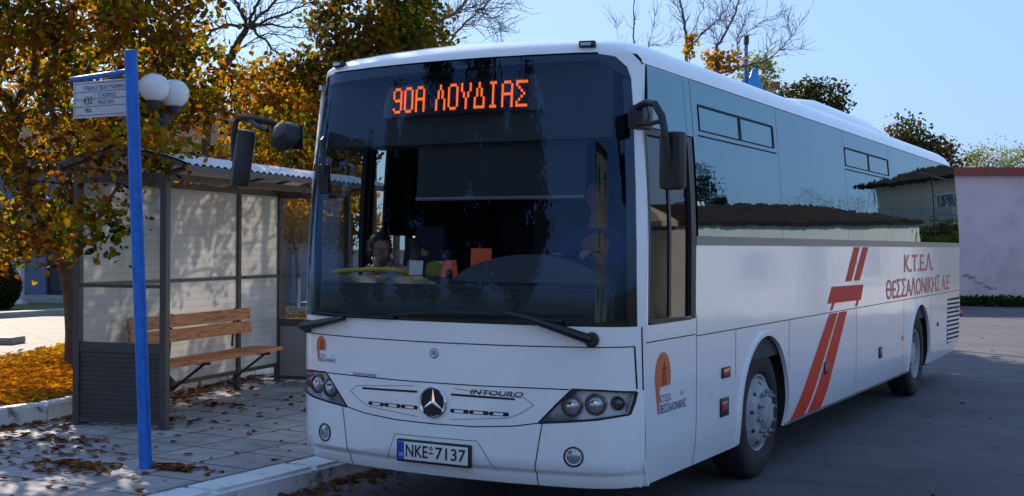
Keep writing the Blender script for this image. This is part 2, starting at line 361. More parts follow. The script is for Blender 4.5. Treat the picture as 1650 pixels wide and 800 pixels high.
def asphalt():
    m=mat('asphalt',(.055,.056,.062),.85); N,L=nodes(m); b=N['Principled BSDF']
    tc=N.new('ShaderNodeTexCoord')
    def noise(sc,det,ro=.6):
        n=N.new('ShaderNodeTexNoise'); n.inputs['Scale'].default_value=sc; n.inputs['Detail'].default_value=det; n.inputs['Roughness'].default_value=ro; L.new(tc.outputs['Object'],n.inputs['Vector']); return n
    def ramp(src,*st):
        r=N.new('ShaderNodeValToRGB'); e=r.color_ramp.elements
        while len(e)<len(st): e.new(.5)
        for k,(p,c) in enumerate(st): e[k].position=p; e[k].color=(*c,1)
        L.new(src,r.inputs[0]); return r
    def mul(a,c):
        x=N.new('ShaderNodeMix'); x.data_type='RGBA'; x.blend_type='MULTIPLY'; x.inputs[0].default_value=1; L.new(a,x.inputs[6]); L.new(c,x.inputs[7]); return x.outputs[2]
    g=noise(48,6,.85); big=noise(.5,8,.62); mid=noise(3.2,6,.7)
    c=ramp(g.outputs['Fac'],(.3,(.03,.027,.033)),(.5,(.09,.082,.096)),(.74,(.25,.235,.25))).outputs[0]
    c=mul(c,ramp(big.outputs['Fac'],(.34,(.70,.70,.72)),(.66,(1.2,1.18,1.16))).outputs[0])
    c=mul(c,ramp(mid.outputs['Fac'],(.3,(.66,.66,.68)),(.45,(1,1,1)),(.72,(1.15,1.12,1.1))).outputs[0])
    wv=N.new('ShaderNodeVectorMath'); wv.operation='SCALE'; wv.inputs['Scale'].default_value=.5; L.new(noise(1.4,4).outputs['Color'],wv.inputs[0])
    ad=N.new('ShaderNodeVectorMath'); ad.operation='ADD'; L.new(tc.outputs['Object'],ad.inputs[0]); L.new(wv.outputs[0],ad.inputs[1])
    vo=N.new('ShaderNodeTexVoronoi'); vo.feature='DISTANCE_TO_EDGE'; vo.inputs['Scale'].default_value=.22; L.new(ad.outputs[0],vo.inputs['Vector'])
    c=mul(c,ramp(vo.outputs['Distance'],(.0,(.72,.72,.73)),(.004,(.8,.8,.8)),(.009,(1,1,1))).outputs[0])
    L.new(c,b.inputs['Base Color'])
    bu=N.new('ShaderNodeBump'); bu.inputs['Distance'].default_value=.008; L.new(g.outputs['Fac'],bu.inputs['Height']); L.new(bu.outputs[0],b.inputs['Normal'])
    return m
M['asphalt']=asphalt()
def chipped_blue():
    m=M['bluepaint']; N,L=nodes(m); b=N['Principled BSDF']; tc=N.new('ShaderNodeTexCoord')
    n=N.new('ShaderNodeTexNoise'); n.inputs['Scale'].default_value=16; n.inputs['Detail'].default_value=8; n.inputs['Roughness'].default_value=.72; L.new(tc.outputs['Object'],n.inputs['Vector'])
    r=N.new('ShaderNodeValToRGB'); e=r.color_ramp.elements; e[0].position=.335; e[0].color=(.05,.025,.018,1); e[1].position=.37; e[1].color=(.003,.10,.46,1); k=e.new(.6); k.color=(.006,.16,.62,1)
    L.new(n.outputs['Fac'],r.inputs[0]); L.new(r.outputs[0],b.inputs['Base Color'])
chipped_blue()
def worn_white():
    m=mat('worn_white_kerb_paint',(.6,.6,.6),.7); N,L=nodes(m); b=N['Principled BSDF']
    tc=N.new('ShaderNodeTexCoord'); n=N.new('ShaderNodeTexNoise'); n.inputs['Scale'].default_value=5; n.inputs['Detail'].default_value=8; n.inputs['Roughness'].default_value=.7; L.new(tc.outputs['Object'],n.inputs['Vector'])
    r=N.new('ShaderNodeValToRGB'); e=r.color_ramp.elements; e[0].position=.36; e[0].color=(.16,.155,.15,1); e[1].position=.45; e[1].color=(.6,.6,.61,1); k=e.new(.75); k.color=(.72,.72,.73,1)
    L.new(n.outputs['Fac'],r.inputs[0]); L.new(r.outputs[0],b.inputs['Base Color'])
    n2=N.new('ShaderNodeTexNoise'); n2.inputs['Scale'].default_value=25; n2.inputs['Detail'].default_value=6; L.new(tc.outputs['Object'],n2.inputs['Vector'])
    bu=N.new('ShaderNodeBump'); bu.inputs['Distance'].default_value=.008; L.new(n2.outputs['Fac'],bu.inputs['Height']); L.new(bu.outputs[0],b.inputs['Normal'])
    return m
M['kerb']=worn_white()
def two_noise(name,c1,c2,c3,s1=3,s2=40,rough=.9,bump=.02,bs=30):
    m=mat(name,c1,rough); N,L=nodes(m); b=N['Principled BSDF']; tc=N.new('ShaderNodeTexCoord')
    n=N.new('ShaderNodeTexNoise'); n.inputs['Scale'].default_value=s1; n.inputs['Detail'].default_value=8; n.inputs['Roughness'].default_value=.7; L.new(tc.outputs['Object'],n.inputs['Vector'])
    r=N.new('ShaderNodeValToRGB'); e=r.color_ramp.elements; e[0].position=.35; e[0].color=(*c1,1); e[1].position=.65; e[1].color=(*c3,1); k=e.new(.5); k.color=(*c2,1)
    L.new(n.outputs['Fac'],r.inputs[0]); L.new(r.outputs[0],b.inputs['Base Color'])
    n2=N.new('ShaderNodeTexNoise'); n2.inputs['Scale'].default_value=bs; n2.inputs['Detail'].default_value=5; L.new(tc.outputs['Object'],n2.inputs['Vector'])
    bu=N.new('ShaderNodeBump'); bu.inputs['Distance'].default_value=bump; L.new(n2.outputs['Fac'],bu.inputs['Height']); L.new(bu.outputs[0],b.inputs['Normal'])
    return m
M['lawn']=two_noise('dry_leafy_lawn',(.09,.055,.02),(.14,.10,.03),(.07,.09,.025),5,40)
M['fargrass']=two_noise('grass',(.14,.12,.04),(.10,.12,.035),(.08,.10,.03),3,40)
M['ground']=two_noise('bare_ground',(.14,.12,.09),(.12,.11,.07),(.10,.11,.06),.6,10)
M['pink']=two_noise('pink_render',(.52,.41,.44),(.62,.49,.52),(.64,.51,.54),.9,8,.85,.004,20)
M['whitewall']=two_noise('white_render',(.55,.53,.5),(.62,.6,.57),(.66,.64,.6),.8,8,.85,.004,20)
M['beige']=two_noise('beige_render',(.46,.37,.25),(.5,.41,.29),(.53,.44,.31),.8,8,.85,.004,20)
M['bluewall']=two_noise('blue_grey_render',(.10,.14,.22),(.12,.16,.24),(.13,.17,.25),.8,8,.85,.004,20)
M['redroof']=mat('red_roof_edge',(.26,.05,.04),.7,var=.2,scale=3)
def tile_mat():
    m=mat('old_roof_tiles',(.10,.055,.04),1,spec=.05); N,L=nodes(m); b=N['Principled BSDF']; tc=N.new('ShaderNodeTexCoord')
    n=N.new('ShaderNodeTexNoise'); n.inputs['Scale'].default_value=4; n.inputs['Detail'].default_value=6; L.new(tc.outputs['Object'],n.inputs['Vector'])
    r=N.new('ShaderNodeValToRGB'); e=r.color_ramp.elements; e[0].position=.3; e[0].color=(.012,.009,.008,1); e[1].position=.7; e[1].color=(.04,.024,.018,1)
    L.new(n.outputs['Fac'],r.inputs[0]); L.new(r.outputs[0],b.inputs['Base Color'])
    wv=N.new('ShaderNodeTexWave'); wv.inputs['Scale'].default_value=2.2; wv.bands_direction='X'; L.new(tc.outputs['Object'],wv.inputs['Vector'])
    bu=N.new('ShaderNodeBump'); bu.inputs['Distance'].default_value=.015; L.new(wv.outputs['Fac'],bu.inputs['Height']); L.new(bu.outputs[0],b.inputs['Normal'])
    return m
M['tiles']=tile_mat()
M['windowdark']=mat('dark_window_pane',(.01,.012,.015),.05,ior=1.6)
M['concrete']=mat('concrete',(.34,.32,.30),.85,var=.15,scale=5,bump=.004,bscale=30)
M['doorpaint']=mat('dark_door_paint',(.03,.035,.05),.5)
AUT=[(0,(.012,.022,.008)),(.17,(.035,.048,.012)),(.31,(.10,.10,.017)),(.44,(.26,.19,.022)),(.57,(.29,.125,.014)),(.7,(.17,.055,.014)),(.82,(.08,.03,.014)),(1,(.04,.018,.011))]
M['leafA']=leaf_mat('autumn_plane_leaves',AUT,.55)
M['leafB']=leaf_mat('rust_and_green_leaves',[(0,(.02,.045,.01)),(.3,(.06,.075,.013)),(.5,(.17,.12,.018)),(.68,(.15,.055,.015)),(.85,(.08,.03,.012)),(1,(.045,.018,.01))],.4)
M['leafY']=leaf_mat('yellow_orange_leaves',[(0,(.10,.11,.015)),(.35,(.30,.20,.015)),(.65,(.36,.14,.012)),(1,(.22,.07,.012))],.5)
M['leafG']=leaf_mat('dark_green_leaves',[(0,(.012,.025,.008)),(.4,(.03,.045,.012)),(.7,(.05,.06,.015)),(1,(.09,.075,.02))],.35)
M['leafO']=leaf_mat('olive_orange_leaves',[(0,(.018,.03,.01)),(.5,(.04,.05,.014)),(.75,(.10,.07,.018)),(1,(.20,.08,.015))],.35)
M['leafW']=leaf_mat('pale_willow_leaves',[(0,(.10,.13,.05)),(.5,(.17,.19,.08)),(1,(.24,.23,.10))],.5)
M['leafC']=leaf_mat('dark_cypress_leaves',[(0,(.008,.018,.007)),(.6,(.018,.034,.011)),(1,(.035,.05,.015))],.2)
M['litter']=leaf_mat('fallen_leaves',[(0,(.14,.05,.014)),(.3,(.34,.12,.016)),(.55,(.50,.20,.02)),(.8,(.52,.30,.03)),(1,(.28,.16,.04))],.3)
M['litterdark']=leaf_mat('dry_brown_leaves',[(0,(.05,.02,.012)),(.4,(.12,.04,.015)),(.7,(.20,.075,.02)),(1,(.26,.14,.05))],.15)

# ---------------------------------------------------------------- foliage tools
LEAF=np.array([(0,-.5,0),(.36,-.12,.12),(.28,.22,.1),(0,.55,0),(-.28,.22,.1),(-.36,-.12,.12)])
def leaf_mesh(name,cen,size,mt,parent,rng,flat=0.0,jit=.55,aspect=1):
    n=len(cen); L=np.array(OFF[parent]) if parent is not None else np.zeros(3)
    sz=size*(1-jit+2*jit*rng.random(n))
    # random orthonormal frames
    a=rng.normal(size=(n,3)); 
    if flat: a[:,2]+=np.where(rng.random(n)<.5,1,-1)*0+flat*3
    nz=a/np.linalg.norm(a,axis=1)[:,None]
    b=rng.normal(size=(n,3)); ux=np.cross(b,nz); ux/=np.linalg.norm(ux,axis=1)[:,None]; uy=np.cross(nz,ux)
    T=LEAF*np.array([aspect,1,1])
    V=(cen-L)[:,None,:]+sz[:,None,None]*(T[None,:,0,None]*ux[:,None,:]+T[None,:,1,None]*uy[:,None,:]+T[None,:,2,None]*nz[:,None,:])
    V=V.reshape(-1,3)
    base=(np.arange(n)*6)[:,None]
    F=np.concatenate([base+np.array([[0,1,2,3]]),base+np.array([[0,3,4,5]])],axis=1).reshape(-1)
    me=bpy.data.meshes.new(name); me.vertices.add(len(V)); me.vertices.foreach_set('co',V.ravel().astype(np.float32))
    me.loops.add(len(F)); me.loops.foreach_set('vertex_index',F.astype(np.int32))
    nf=len(F)//4; me.polygons.add(nf); me.polygons.foreach_set('loop_start',(np.arange(nf)*4).astype(np.int32))
    me.update(calc_edges=True); me.validate()
    return finish(me,name,mt,parent)
def grow(base,top,pts,rng,pk=.25,steps=3,bow=.08,rtip=.006,expo=2.3,trunk_n=5,lean=(0,0),jit=.05):
    base=np.array(base,float); top=np.array(top,float)
    nd=[]; par=[]; pl=[]
    for i in range(trunk_n+1):
        t=i/trunk_n; p=base+(top-base)*t+np.array([lean[0],lean[1],0])*math.sin(PI*t); nd.append(p); par.append(i-1); pl.append(0)
    X=np.zeros((len(pts)*steps+trunk_n+1,3)); PLn=np.zeros(len(X)); k=trunk_n+1; X[:k]=nd
    order=np.argsort(np.linalg.norm(pts-top,axis=1)); tn=max(1,trunk_n-1)
    for P in pts[order]:
        d=np.linalg.norm(X[tn:k]-P,axis=1); cost=d+pk*PLn[tn:k]; j=int(np.argmin(cost))+tn
        a=X[j]; v=P-a; l=np.linalg.norm(v); prev=j
        for s in range(1,steps+1):
            t=s/steps; q=a+v*t+(np.array([0,0,1])*bow*l*math.sin(PI*t) if s<steps else 0)+(rng.normal(size=3)*jit*l if s<steps else 0)
            X[k]=q; par.append(prev); PLn[k]=PLn[prev]+l/steps; prev=k; k+=1
    X=X[:k]; r=np.zeros(k); acc=np.zeros(k)
    for i in range(k-1,-1,-1):
        a=acc[i] if acc[i]>0 else rtip**expo
        r[i]=a**(1/expo)
        if par[i]>=0: acc[par[i]]+=a
    return X,par,r
def add_twigs(X,par,r,rng,n,ln,rt=.004,up=.5):
    X=list(X); par=list(par); r=list(r); N0=len(X)
    cand=[i for i in range(6,N0) if par[i]>=0 and r[i]<.035]
    for _ in range(n):
        i=cand[rng.integers(len(cand))]; d=X[i]-X[par[i]]; d/=max(1e-6,np.linalg.norm(d)); t=rng.random(); p=X[par[i]]+(X[i]-X[par[i]])*t
        s=rng.normal(size=3); s-=d*s.dot(d); s/=np.linalg.norm(s); v=d*.7+s*.8+np.array([0,0,up*.4]); v/=np.linalg.norm(v); l=ln*(.4+rng.random())
        X.append(p); par.append(par[i]); r.append(min(r[i],rt*1.4)); k=len(X)-1
        X[k]=p; par[k]=-2                       # loose joint on the parent branch
        for q in range(3):
            v2=v+rng.normal(size=3)*.18+np.array([0,0,.12*q]); X.append(X[-1]+v2/np.linalg.norm(v2)*l/3); par.append(len(X)-2); r.append(rt*(1-.25*q))
    return np.array(X),par,np.array(r)
def branch_mesh(name,X,par,r,mt,parent,rbase=None):
    L=np.array(OFF[parent]); V=[];F=[]
    for i in range(len(X)):
        p=par[i]
        if p<0: continue
        a,b=X[p]-L,X[i]-L; d=b-a; l=np.linalg.norm(d)
        if l<1e-6: continue
        d/=l; n=7 if r[i]>.04 else (5 if r[i]>.014 else 3)
        ref=np.array([0,0,1.]) if abs(d[2])<.9 else np.array([1.,0,0]); u=np.cross(d,ref); u/=np.linalg.norm(u); v=np.cross(d,u)
        ra=min(r[p],r[i]*1.5); o=len(V)
        for k in range(n):
            c,s=math.cos(2*PI*k/n),math.sin(2*PI*k/n); V.append(a+ra*(c*u+s*v))
        for k in range(n):
            c,s=math.cos(2*PI*k/n),math.sin(2*PI*k/n); V.append(b+d*r[i]*.3+r[i]*(c*u+s*v))
        for k in range(n): F.append((o+k,o+(k+1)%n,o+n+(k+1)%n,o+n+k))
    me=bpy.data.meshes.new(name); me.from_pydata([tuple(v) for v in V],[],F); me.polygons.foreach_set('use_smooth',[True]*len(F)); me.update()
    return finish(me,name,mt,parent)
def ell_pts(ells,n,rng,shell=.35):
    out=[]; vol=[e[1][0]*e[1][1]*e[1][2] for e in ells]; tot=sum(vol)
    for (c,rr),v in zip(ells,vol):
        k=max(3,int(n*v/tot)); d=rng.normal(size=(k,3)); d/=np.linalg.norm(d,axis=1)[:,None]; q=(shell+(1-shell)*rng.random(k))**.5
        out.append(np.array(c)+d*q[:,None]*np.array(rr))
    return np.concatenate(out)
def tree(name,label,cat,base,top,ells,npts,nleaf,lsize,mt,seed,clump=.3,bark='bark',group=None,rtip=.006,steps=3,pk=.25,bare=None,bow=.08,lean=(0,0),white=0,aspect=1,drop=None,jit=.05,twigs=0,twl=.3,twr=.004):
    rng=np.random.default_rng(seed); t=empty(name,base,label,cat,group)
    pts=ell_pts(ells,npts,rng)
    X,par,r=grow(base,top,pts,rng,pk,steps,bow,rtip,lean=lean,jit=jit)
    if twigs: X,par,r=add_twigs(X,par,r,rng,twigs,twl,twr)
    branch_mesh('trunk',X,par,r,M[bark],t)
    if nleaf:
        tips=pts
        if drop is not None: tips=np.array([p for p in tips if not drop(p)])
        per=max(1,nleaf//len(tips)); wgt=rng.gamma(1.6,1/1.6,len(tips))
        cen=[]
        for p,g in zip(tips,wgt):
            k=int(per*g)
            if k: cen.append(p+rng.normal(size=(k,3))*clump*np.array([1,1,.8]))
        leaf_mesh('crown',np.concatenate(cen),lsize,M[mt],t,rng,aspect=aspect)
    if white:
        bm=NB(); tube(bm,[base,(base[0],base[1],base[2]+white)],[r[0]*1.06,r[0]*1.03],10); obj('whitewash_band',bm,M['whitewash'],t)
    return t

def limb_tree(name,label,base,limbs,seed,twigs,twl,twr,bark='barkgrey',tufts=(),nleaf=0,lsize=.08,mt='leafY'):
    """bare tree from main limbs (points, start radius, end radius); leaves only in small tufts (centre, spread, share)"""
    rng=np.random.default_rng(seed); t=empty(name,base,label,'tree'); X=[];par=[];r=[]
    for pts,r0,r1 in limbs:
        P=np.array(pts,float); n=5; first=True
        for i in range(len(P)-1):
            for k in range(n):
                f=k/n; q=P[i]*(1-f)+P[i+1]*f
                a=P[max(i-1,0)]; d=P[min(i+2,len(P)-1)]
                q=.5*((2*P[i])+(P[i+1]-a)*f+(2*a-5*P[i]+4*P[i+1]-d)*f*f+(-a+3*P[i]-3*P[i+1]+d)*f**3)+rng.normal(size=3)*.012
                X.append(q); par.append(-1 if first else len(X)-2); first=False; g=(i+f)/(len(P)-1); r.append(r0+(r1-r0)*g)
        X.append(P[-1]); par.append(len(X)-2); r.append(r1)
    X,par,r=np.array(X),par,np.array(r)
    X,par,r=add_twigs(X,par,r,rng,twigs,twl,twr)
    X,par,r=add_twigs(X,par,r,rng,twigs,twl*.45,twr*.8)
    branch_mesh('trunk',X,par,r,M[bark],t)
    if nleaf:
        cen=np.concatenate([np.array(c)+rng.normal(size=(int(nleaf*sh),3))*np.array(sp) for c,sp,sh in tufts]); leaf_mesh('crown',cen,lsize,M[mt],t,rng)
    return t

# ---------------------------------------------------------------- ground
def sheet(name,poly,z,mt,kind='structure'):
    bm=NB(); bm.faces.new([bm.verts.new((x,y,z)) for x,y in poly]); o=obj(name,bm,mt,smooth=False); return tag(o,kind=kind)
sheet('ground',[(-400,-400),(400,-400),(400,400),(-400,400)],-.012,M['ground'])
sheet('road',[(-1.5,-90),(8.2,-90),(8.2,33),(-40,33),(-40,17.5),(-1.5,17.5)],0,M['asphalt'])
sheet('verge',[(8.2,-90),(40,-90),(40,60),(8.2,60)],.02,M['lawn'])
def slab(name,poly,z0,z1,mt,bev=.0):
    bm=NB(); a=[bm.verts.new((x,y,z0)) for x,y in poly]; b=[bm.verts.new((x,y,z1)) for x,y in poly]; n=len(poly)
    bm.faces.new(b)
    sides=[bm.faces.new((a[i],a[(i+1)%n],b[(i+1)%n],b[i])) for i in range(n)]
    if bev: bmesh.ops.bevel(bm,geom=[e for e in bm.edges if all(v.co.z>z1-1e-4 for v in e.verts)],offset=bev,segments=3,affect='EDGES')
    return tag(obj(name,bm,mt,ang=40),kind='structure')
BK=[(-5.75,-14),(-5.2,-1),(-4.98,1.25),(-5.95,5.2),(-6.8,9),(-8.4,17.5)]      # line of the rear kerb, road side
slab('sidewalk',[(-1.78,-14),(-1.78,17.5)]+BK[::-1],-.01,.15,M['pave'])
# front kerb, cast in lengths with open joints
for k,y in enumerate(np.arange(-14,17.5,1.05)):
    slab('kerb',[(-1.778,y),(-1.462,y),(-1.462,y+1.042),(-1.778,y+1.042)],-.01,.153+.002*math.sin(k*2.1),M['kerb'],.028)
BKo=[(x-.16,y) for x,y in BK]
for i in range(len(BK)-1):
    a,b,c,d=BK[i],BK[i+1],BKo[i+1],BKo[i]
    n=max(1,int(math.dist(a,b)/1.3))
    for k in range(n):
        t0=k/n; t1=(k+1)/n-.006
        P=lambda p,q,t:(p[0]+(q[0]-p[0])*t,p[1]+(q[1]-p[1])*t)
        slab('rear_kerb',[P(d,c,t0),P(a,b,t0),P(a,b,t1),P(d,c,t1)],.1,.318,M['kerb'],.02)
sheet('lawn',[(x-.15,y) for x,y in BK]+[(-40,17.5),(-40,-14)],.285,M['lawn'])
sheet('path',[(-8.6,-14),(-9.57,4.35),(-10.36,6.3),(-11.6,10.2),(-16.2,11.8),(-16.3,-14)],.291,M['path'])
slab('path_kerb',[(-16.3,-14),(-16.2,12.4),(-16.6,12.4),(-16.7,-14)],.28,.40,M['concrete'],.015)
sheet('far_lawn',[(-16.6,-14),(-16.6,17.4),(-40,17.4),(-40,-14)],.294,M['fargrass'])
slab('far_path',[(-12.6,13.6),(-14.6,15.9),(-13.9,16.4),(-11.9,14.1)],.27,.315,M['concrete'],.01)

# leaves and grass nobody could count
rng=np.random.default_rng(5)
def kerb_x(y):
    ys=[p[1] for p in BK]; xs=[p[0] for p in BK]; return np.interp(y,ys,xs)
n=42000; y=rng.uniform(-1,15.5,n); x=kerb_x(y)-.2-rng.gamma(1.6,1.5,n); k=x>-9.4-.42*(y-4.35)+.15*rng.normal(size=n); k|=(y>11)&(x>-15)
x,y=x[k],y[k]; z=.292+.025*rng.random(len(x))
tag(leaf_mesh('lawn_leaf_litter',np.stack([x,y,z],1),.075,M['litter'],None,rng,flat=1.0),kind='stuff')
n=26000; y=rng.uniform(-1,15.5,n); x=kerb_x(y)-.2-rng.random(n)*5; k=x>-9.4-.42*(y-4.35)
x,y=x[k],y[k]; V=[];F=[]
for i in range(len(x)):
    a=rng.uniform(0,PI); h=.03+.05*rng.random(); dx,dy=.004*math.cos(a),.004*math.sin(a); o=len(V); lx,ly=rng.normal(size=2)*.02
    V+=[(x[i]-dx,y[i]-dy,.284),(x[i]+dx,y[i]+dy,.284),(x[i]+lx,y[i]+ly,.284+h)]; F.append((o,o+1,o+2))
me=bpy.data.meshes.new('lawn_grass'); me.from_pydata(V,[],F)
M['grassblade']=leaf_mat('grass_blades',[(0,(.05,.07,.015)),(.5,(.12,.11,.03)),(1,(.22,.17,.06))],.4)
tag(finish(me,'lawn_grass',M['grassblade'],None),kind='stuff')
# leaves on the paving: thick by the rear kerb, drifts at the pole, thin elsewhere
P=[]
def drift(cx,cy,sx,sy,n,rot=0,z=.157,hz=.03):
    a=rng.normal(size=(n,2))*[sx,sy]; c,s=math.cos(rot),math.sin(rot)
    d=np.sqrt((a/[sx,sy])**2@[1,1])
    P.append(np.stack([cx+a[:,0]*c-a[:,1]*s,cy+a[:,0]*s+a[:,1]*c,z+hz*np.exp(-d)*rng.random(n)],1))
y=rng.uniform(-3,2,520); x=kerb_x(y)+rng.gamma(1.2,.28,520); P.append(np.stack([x,y,.158+.012*rng.random(520)],1))
y=rng.uniform(1.6,5.2,500); x=kerb_x(y)+.05+rng.gamma(1.2,.16,500); P.append(np.stack([x,y,.158+.03*rng.random(500)],1))
n=330; P.append(np.stack([rng.uniform(-5.2,-1.8,n),rng.uniform(-3,5.5,n),np.full(n,.157)],1))
for cx,cy,sx,sy,nn in [(-2.95,-.22,.2,.11,150),(-2.28,.12,.16,.06,80),(-3.9,.55,.22,.1,60),(-4.1,-.3,.2,.2,60),(-4.55,.1,.25,.15,90),(-3.4,.2,.3,.1,30),(-3.3,-.9,.3,.1,40),(-4.6,2.9,.3,.12,60),(-4.2,1.9,.25,.1,35),(-3.0,3.1,.2,.1,14)]: drift(cx,cy,sx,sy,nn)
P=np.concatenate(P); keep=(P[:,0]<-1.8)
tag(leaf_mesh('pavement_leaf_litter',P[keep],.062,M['litterdark'],None,rng,flat=2.2),kind='stuff')
n=1500; y=rng.uniform(-4,9,n); x=-1.44+rng.gamma(1.3,.11,n); P=np.stack([x,y,.006+.03*rng.random(n)*np.exp(-(x+1.44)*6)],1)
n=120; P=np.concatenate([P,np.stack([rng.uniform(-1.4,8,n),rng.uniform(-5,25,n),np.full(n,.006)],1)])
tag(leaf_mesh('gutter_leaf_litter',P,.055,M['litterdark'],None,rng,flat=2.2),kind='stuff')

# ---------------------------------------------------------------- buildings
def frame_M(o,ang): return Matrix.Translation(o)@Matrix.Rotation(ang,4,'Z')
def lbox(bm,T,x0,x1,y0,y1,z0,z1):
    r=bmesh.ops.create_cube(bm,size=1,matrix=T@Matrix.Translation(((x0+x1)/2,(y0+y1)/2,(z0+z1)/2))@Matrix.Diagonal((x1-x0,y1-y0,z1-z0,1)))
def wall_with_holes(bm,T,x0,x1,z0,z1,y,th,holes):
    xs=sorted({x0,x1}|{h[0] for h in holes}|{h[1] for h in holes}); zs=sorted({z0,z1}|{h[2] for h in holes}|{h[3] for h in holes})
    for a,b in zip(xs[:-1],xs[1:]):
        for c,d in zip(zs[:-1],zs[1:]):
            if any(a>=h[0]-1e-6 and b<=h[1]+1e-6 and c>=h[2]-1e-6 and d<=h[3]+1e-6 for h in holes): continue
            lbox(bm,T,a,b,y,y+th,c,d)
    bmesh.ops.remove_doubles(bm,verts=bm.verts[:],dist=1e-5)
def window(parent,T,x0,x1,z0,z1,y,mt='white'):
    bm=NB()
    for a,b,c,d in [(x0,x1,z0,z0+.06),(x0,x1,z1-.06,z1),(x0,x0+.06,z0+.06,z1-.06),(x1-.06,x1,z0+.06,z1-.06),((x0+x1)/2-.025,(x0+x1)/2+.025,z0+.06,z1-.06)]: lbox(bm,T,a,b,y+.08,y+.14,c,d)
    f=obj('window',bm,M[mt],parent,smooth=False)
    bm=NB(); lbox(bm,T,x0+.05,x1-.05,y+.10,y+.12,z0+.05,z1-.05); obj('pane',bm,M['windowdark'],f,smooth=False)
    bm=NB(); lbox(bm,T,x0-.08,x1+.08,y-.06,y+.1,z0-.06,z0-.003); obj('sill',bm,M['concrete'],f,smooth=False)
def gable_roof(bm,T,x0,x1,y0,y1,ze,zr,ov,th=.14,hip=1.2):
    a=[(x0-ov,y0-ov,ze),(x1+ov,y0-ov,ze),(x1+ov,y1+ov,ze),(x0-ov,y1+ov,ze)]; ym=(y0+y1)/2
    r=[(x0+hip,ym,zr),(x1-hip,ym,zr)]
    v=[bm.verts.new(T@Vector(p)) for p in a+r]; w=[bm.verts.new(T@(Vector(p)-Vector((0,0,th)))) for p in a]
    bm.faces.new((v[0],v[1],v[5],v[4])); bm.faces.new((v[2],v[3],v[4],v[5])); bm.faces.new((v[1],v[2],v[5])); bm.faces.new((v[3],v[0],v[4]))
    for i in range(4): bm.faces.new((w[i],w[(i+1)%4],v[(i+1)%4],v[i]))
    bm.faces.new(w[::-1])
# pink building behind the bus
T=frame_M((-2.31,33.43,0.06),R(25.5)); T.translation.z=0
b=empty('pink_building',T.translation,'pale pink rendered building with flat red roof edge behind the bus','building')
bm=NB(); lbox(bm,T,-7,3.1,0,7,-.02,4.02); obj('wall',bm,M['pink'],b,smooth=False)
bm=NB(); lbox(bm,T,-7.15,3.25,-.16,7.15,4.022,4.27); obj('roof',bm,M['redroof'],b,smooth=False)
bm=NB(); lbox(bm,T,-7.1,3.2,-.02,-.003,-.015,.28); obj('plinth',bm,M['concrete'],b,smooth=False)
bm=NB(); rr=random.Random(3)
for k in range(11):
    u=.05+k*.09; z=.95-k*.045+rr.uniform(-.05,.05); pl=[(u+.1*math.cos(a)*rr.uniform(.5,1.1),z+.055*math.sin(a)*rr.uniform(.5,1.1)) for a in np.arange(0,6.2,.8)]
    prism(bm,pl,lambda x,zz,o:T@Vector((x+.2,-.004-o,zz)),0,.003)
obj('broken_render_patch',bm,M['concrete'],b,smooth=False)
rngh=np.random.default_rng(9)
n=9000; q=np.stack([rngh.uniform(-6.5,3,n),-.45+.16*rngh.normal(size=n),.26*rngh.random(n)**.7*(1+.3*np.sin(np.arange(n)))],1)
q=np.array([list(T@Vector(v)) for v in q]); q[:,2]=np.maximum(q[:,2],.01)
h=empty('low_hedge',T@Vector((0,-.45,0)),'low dark green hedge strip along the foot of the pink wall','hedge')
leaf_mesh('foliage',q,.07,M['leafG'],h,rngh)
for k in range(22):
    bm=NB(); tube(bm,[T@Vector((-6.4+k*.42,-.45,0)),T@Vector((-6.4+k*.42+.05,-.45,.25))],.008,4); obj('stem',bm,M['bark'],h)
# house at the far left
T=frame_M((-20.93,15.04,0.24),R(24)); T.translation.z=.29
b=empty('blue_grey_house',T.translation,'dark blue-grey house with a panelled door and steps, far left under the tree','house')
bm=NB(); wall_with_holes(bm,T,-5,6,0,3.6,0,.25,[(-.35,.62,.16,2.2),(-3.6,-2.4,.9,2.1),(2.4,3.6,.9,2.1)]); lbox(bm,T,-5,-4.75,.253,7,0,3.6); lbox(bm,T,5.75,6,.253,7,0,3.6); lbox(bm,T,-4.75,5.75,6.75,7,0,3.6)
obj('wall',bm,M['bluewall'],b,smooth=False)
bm=NB(); gable_roof(bm,T,-5,6,0,7,3.74,5.1,.5); obj('roof',bm,M['tiles'],b,smooth=False)
bm=NB(); lbox(bm,T,-.35,.62,.12,.17,.16,2.2)
for x0,x1 in ((-.28,.09),(.18,.55)):
    for z0,z1 in ((.26,.95),(1.05,2.1)): lbox(bm,T,x0,x1,.095,.12,z0,z1)
d=obj('door',bm,M['doorpaint'],b,smooth=False); bm=NB(); lbox(bm,T,.12,.15,.05,.095,1.0,1.12); obj('handle',bm,M['nut'],d)
bm=NB(); lbox(bm,T,-.8,1.1,-.9,0,0,.08); lbox(bm,T,-.7,1.0,-.5,0,.083,.16); obj('steps',bm,M['concrete'],b,smooth=False)
window(b,T,-3.6,-2.4,.9,2.1,0); window(b,T,2.4,3.6,.9,2.1,0)
